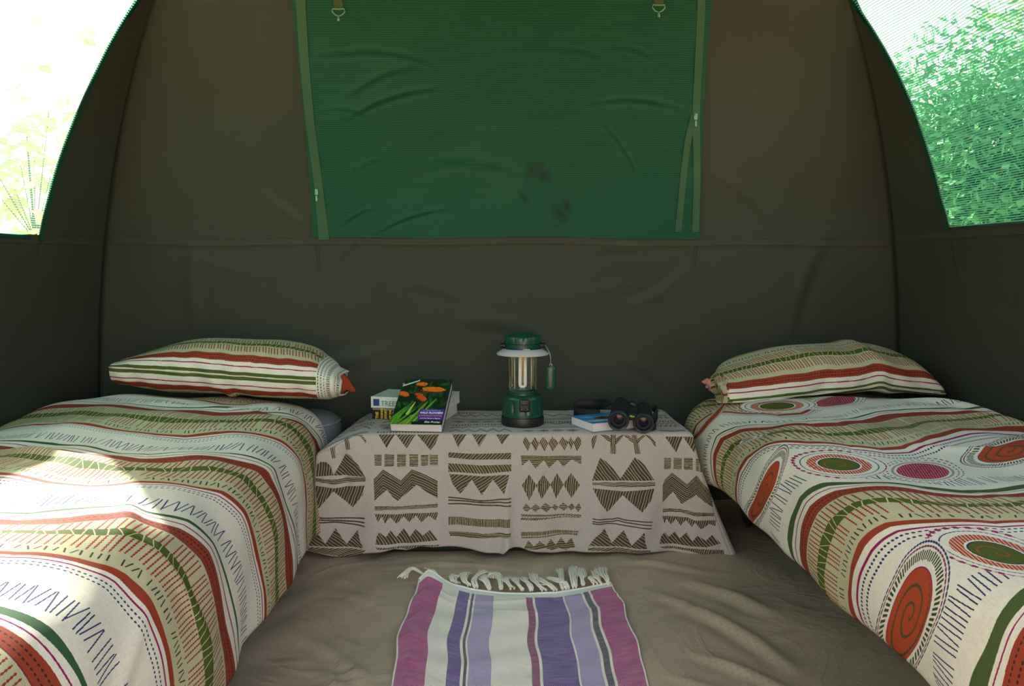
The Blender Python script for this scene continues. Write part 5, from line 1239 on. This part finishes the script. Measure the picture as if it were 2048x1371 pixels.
# --- binoculars ---
M['rubber'] = plain('black_armour_rubber', (26, 30, 33), .5, .15, 220, Specular_IOR_Level=.5); M['bluegrey'] = plain('blue_grey_ring', (44, 54, 62), .35, .05, Specular_IOR_Level=.6); M['inner'] = plain('matt_black_inside', (10, 10, 12), .6)
def lens_mat():
    t = NT('coated_lens'); t.bsdf((.010, .008, .016, 1), .12, None, Specular_IOR_Level=.35, Coat_Weight=.2, Coat_Tint=(.7, .6, 1, 1)); return t.m
M['lens'] = lens_mat(); M['strapm'] = plain('black_webbing_strap', (24, 26, 30), .75, .2, 260)
CLb = Vector(unproj(1236.5, 843, Y=2.125)); CRb = Vector(unproj(1287, 848, Y=2.160))
EL = Vector(unproj(1243, 806, Y=2.268)); ER = Vector(unproj(1286, 815, Y=2.295))
bn = thing('binoculars', 'black rubber-armoured binoculars with their strap, propped on the blue paperback', 'binoculars', tuple((CLb+CRb)/2-Vector((0, 0, .026))))
def barrel(c, e):
    d = (e-c); L = d.length; R = d.to_track_quat('Z', 'Y').to_matrix(); k = L/.146
    pr = lambda P: [(r, z*k) for r, z in P]
    mb = MB(); mb.lathe(pr([(.0215, .004), (.0265, .0), (.0282, .002), (.0288, .006), (.0286, .014), (.0262, .018)]), c, R, n=48, cap=False); mb.build('objective_ring', M['bluegrey'], bn, angle=50)
    mb = MB(); mb.lathe(pr([(.0256, .016), (.0252, .020), (.0250, .045), (.0256, .060), (.0262, .075), (.0262, .094), (.0252, .106), (.0225, .113), (.0195, .115)]), c, R, n=48); mb.build('barrel', M['rubber'], bn, angle=50)
    mb = MB(); mb.lathe(pr([(.0190, .112), (.0190, .120), (.0205, .123), (.0212, .127), (.0212, .140), (.0195, .146), (.0160, .146), (.0150, .138)]), c, R, n=40); mb.build('eyecup', M['rubber'], bn, angle=40)
    mb = MB(); mb.lathe(pr([(.0250, .001), (.0230, .008), (.0215, .011), (.0205, .011), (.0200, .018), (.0190, .019)]), c, R, n=48, cap=False); mb.build('inner_ring', M['inner'], bn, angle=50)
    mb = MB(); mb.lathe(pr([(.0003, .0135), (.010, .0145), (.0203, .0185)]), c, R, n=40, cap=False); mb.build('lens', M['lens'], bn, angle=80)
    return R
RL = barrel(CLb, EL); RR_ = barrel(CRb, ER)
mid = lambda t, w=.5: (CLb.lerp(EL, t)).lerp(CRb.lerp(ER, t), w)
axm = (mid(1)-mid(0)).normalized(); Rm = axm.to_track_quat('Z', 'Y').to_matrix(); acr = (CRb-CLb).normalized()
Rb = Matrix((acr, axm, acr.cross(axm))).transposed()
mb = MB(); mb.box(mid(.42)+Vector((0, 0, .004)), (.044, .040, .020), Rb @ Matrix.Rotation(math.radians(12), 3, 'X'), bev=.006); mb.box(mid(.70)+Vector((0, 0, .005)), (.044, .046, .022), Rb, bev=.008); mb.build('bridge', M['rubber'], bn, angle=50)
mb = MB(); mb.tube([mid(.30)+Vector((0, 0, .002)), mid(.80)+Vector((0, 0, .004))], .0095, 24); mb.build('hinge_tube', M['rubber'], bn, angle=40)
mb = MB(); c = mid(.82)+Vector((0, 0, .008)); pr = [(.011, -.010), (.0125, -.009), (.0125, .009), (.011, .010)]; mb.lathe(pr, c, Rm, n=36); mb.build('focus_wheel', M['rubber'], bn, angle=40)
mb = MB(); mb.box(mid(.22)+Vector((0, 0, .0085)), (.034, .022, .004), Rb @ Matrix.Rotation(math.radians(22), 3, 'X'), bev=.0015); mb.build('name_plate', M['bluegrey'], bn, angle=40)
up_ = (Rb @ Matrix.Rotation(math.radians(40), 3, 'X'))
text_mesh('lettering', 'Nikon', .0068, M['yellowprint'], bn, mid(.15)+Vector((0, -.001, .0085))-acr*.0085, acr, up_ @ Vector((0, 1, 0)), off=.003, bold=.0003)
sp = catmull([EL+Vector((-.020, -.030, 0)), EL+Vector((-.035, .004, .002)), (.335, 2.375, .390), (.285, 2.400, .387), (.262, 2.388, .378), (.262, 2.365, .368), (.285, 2.345, .366), (.33, 2.325, .368)], 8)
mb = MB(); sp = [Vector((p[0], p[1], max(p[2], TS+.018))) for p in sp]; mb.ribbon(sp, (0, 0, 1), [.012+.020*min(1, max(0, (i-6)/8)) for i in range(len(sp))], .003); mb.build('neck_strap', M['strapm'], bn)
sp = catmull([ER+Vector((.018, -.028, .004)), ER+Vector((.032, -.006, 0)), ER+Vector((.036, -.03, -.008)), CRb+Vector((.040, .07, -.005)), CRb+Vector((.040, .03, -.010)), CRb+Vector((.030, .018, -.016))], 8)
mb = MB(); mb.ribbon(sp, (0, 0, 1), [.010+.020*math.sin(math.pi*i/(len(sp)-1)) for i in range(len(sp))], .003); mb.build('neck_strap', M['strapm'], bn)
for c, s in ((CLb.lerp(EL, .80), -1), (CRb.lerp(ER, .80), 1)):
    mb = MB(); mb.tube([c+acr*(s*(.028+.004*math.cos(a)))+axm*(.006*math.sin(a)) for a in np.linspace(0, 2*math.pi, 12, endpoint=False)], .0014, 6, closed=True); mb.build('strap_lug', M['bluegrey'], bn)
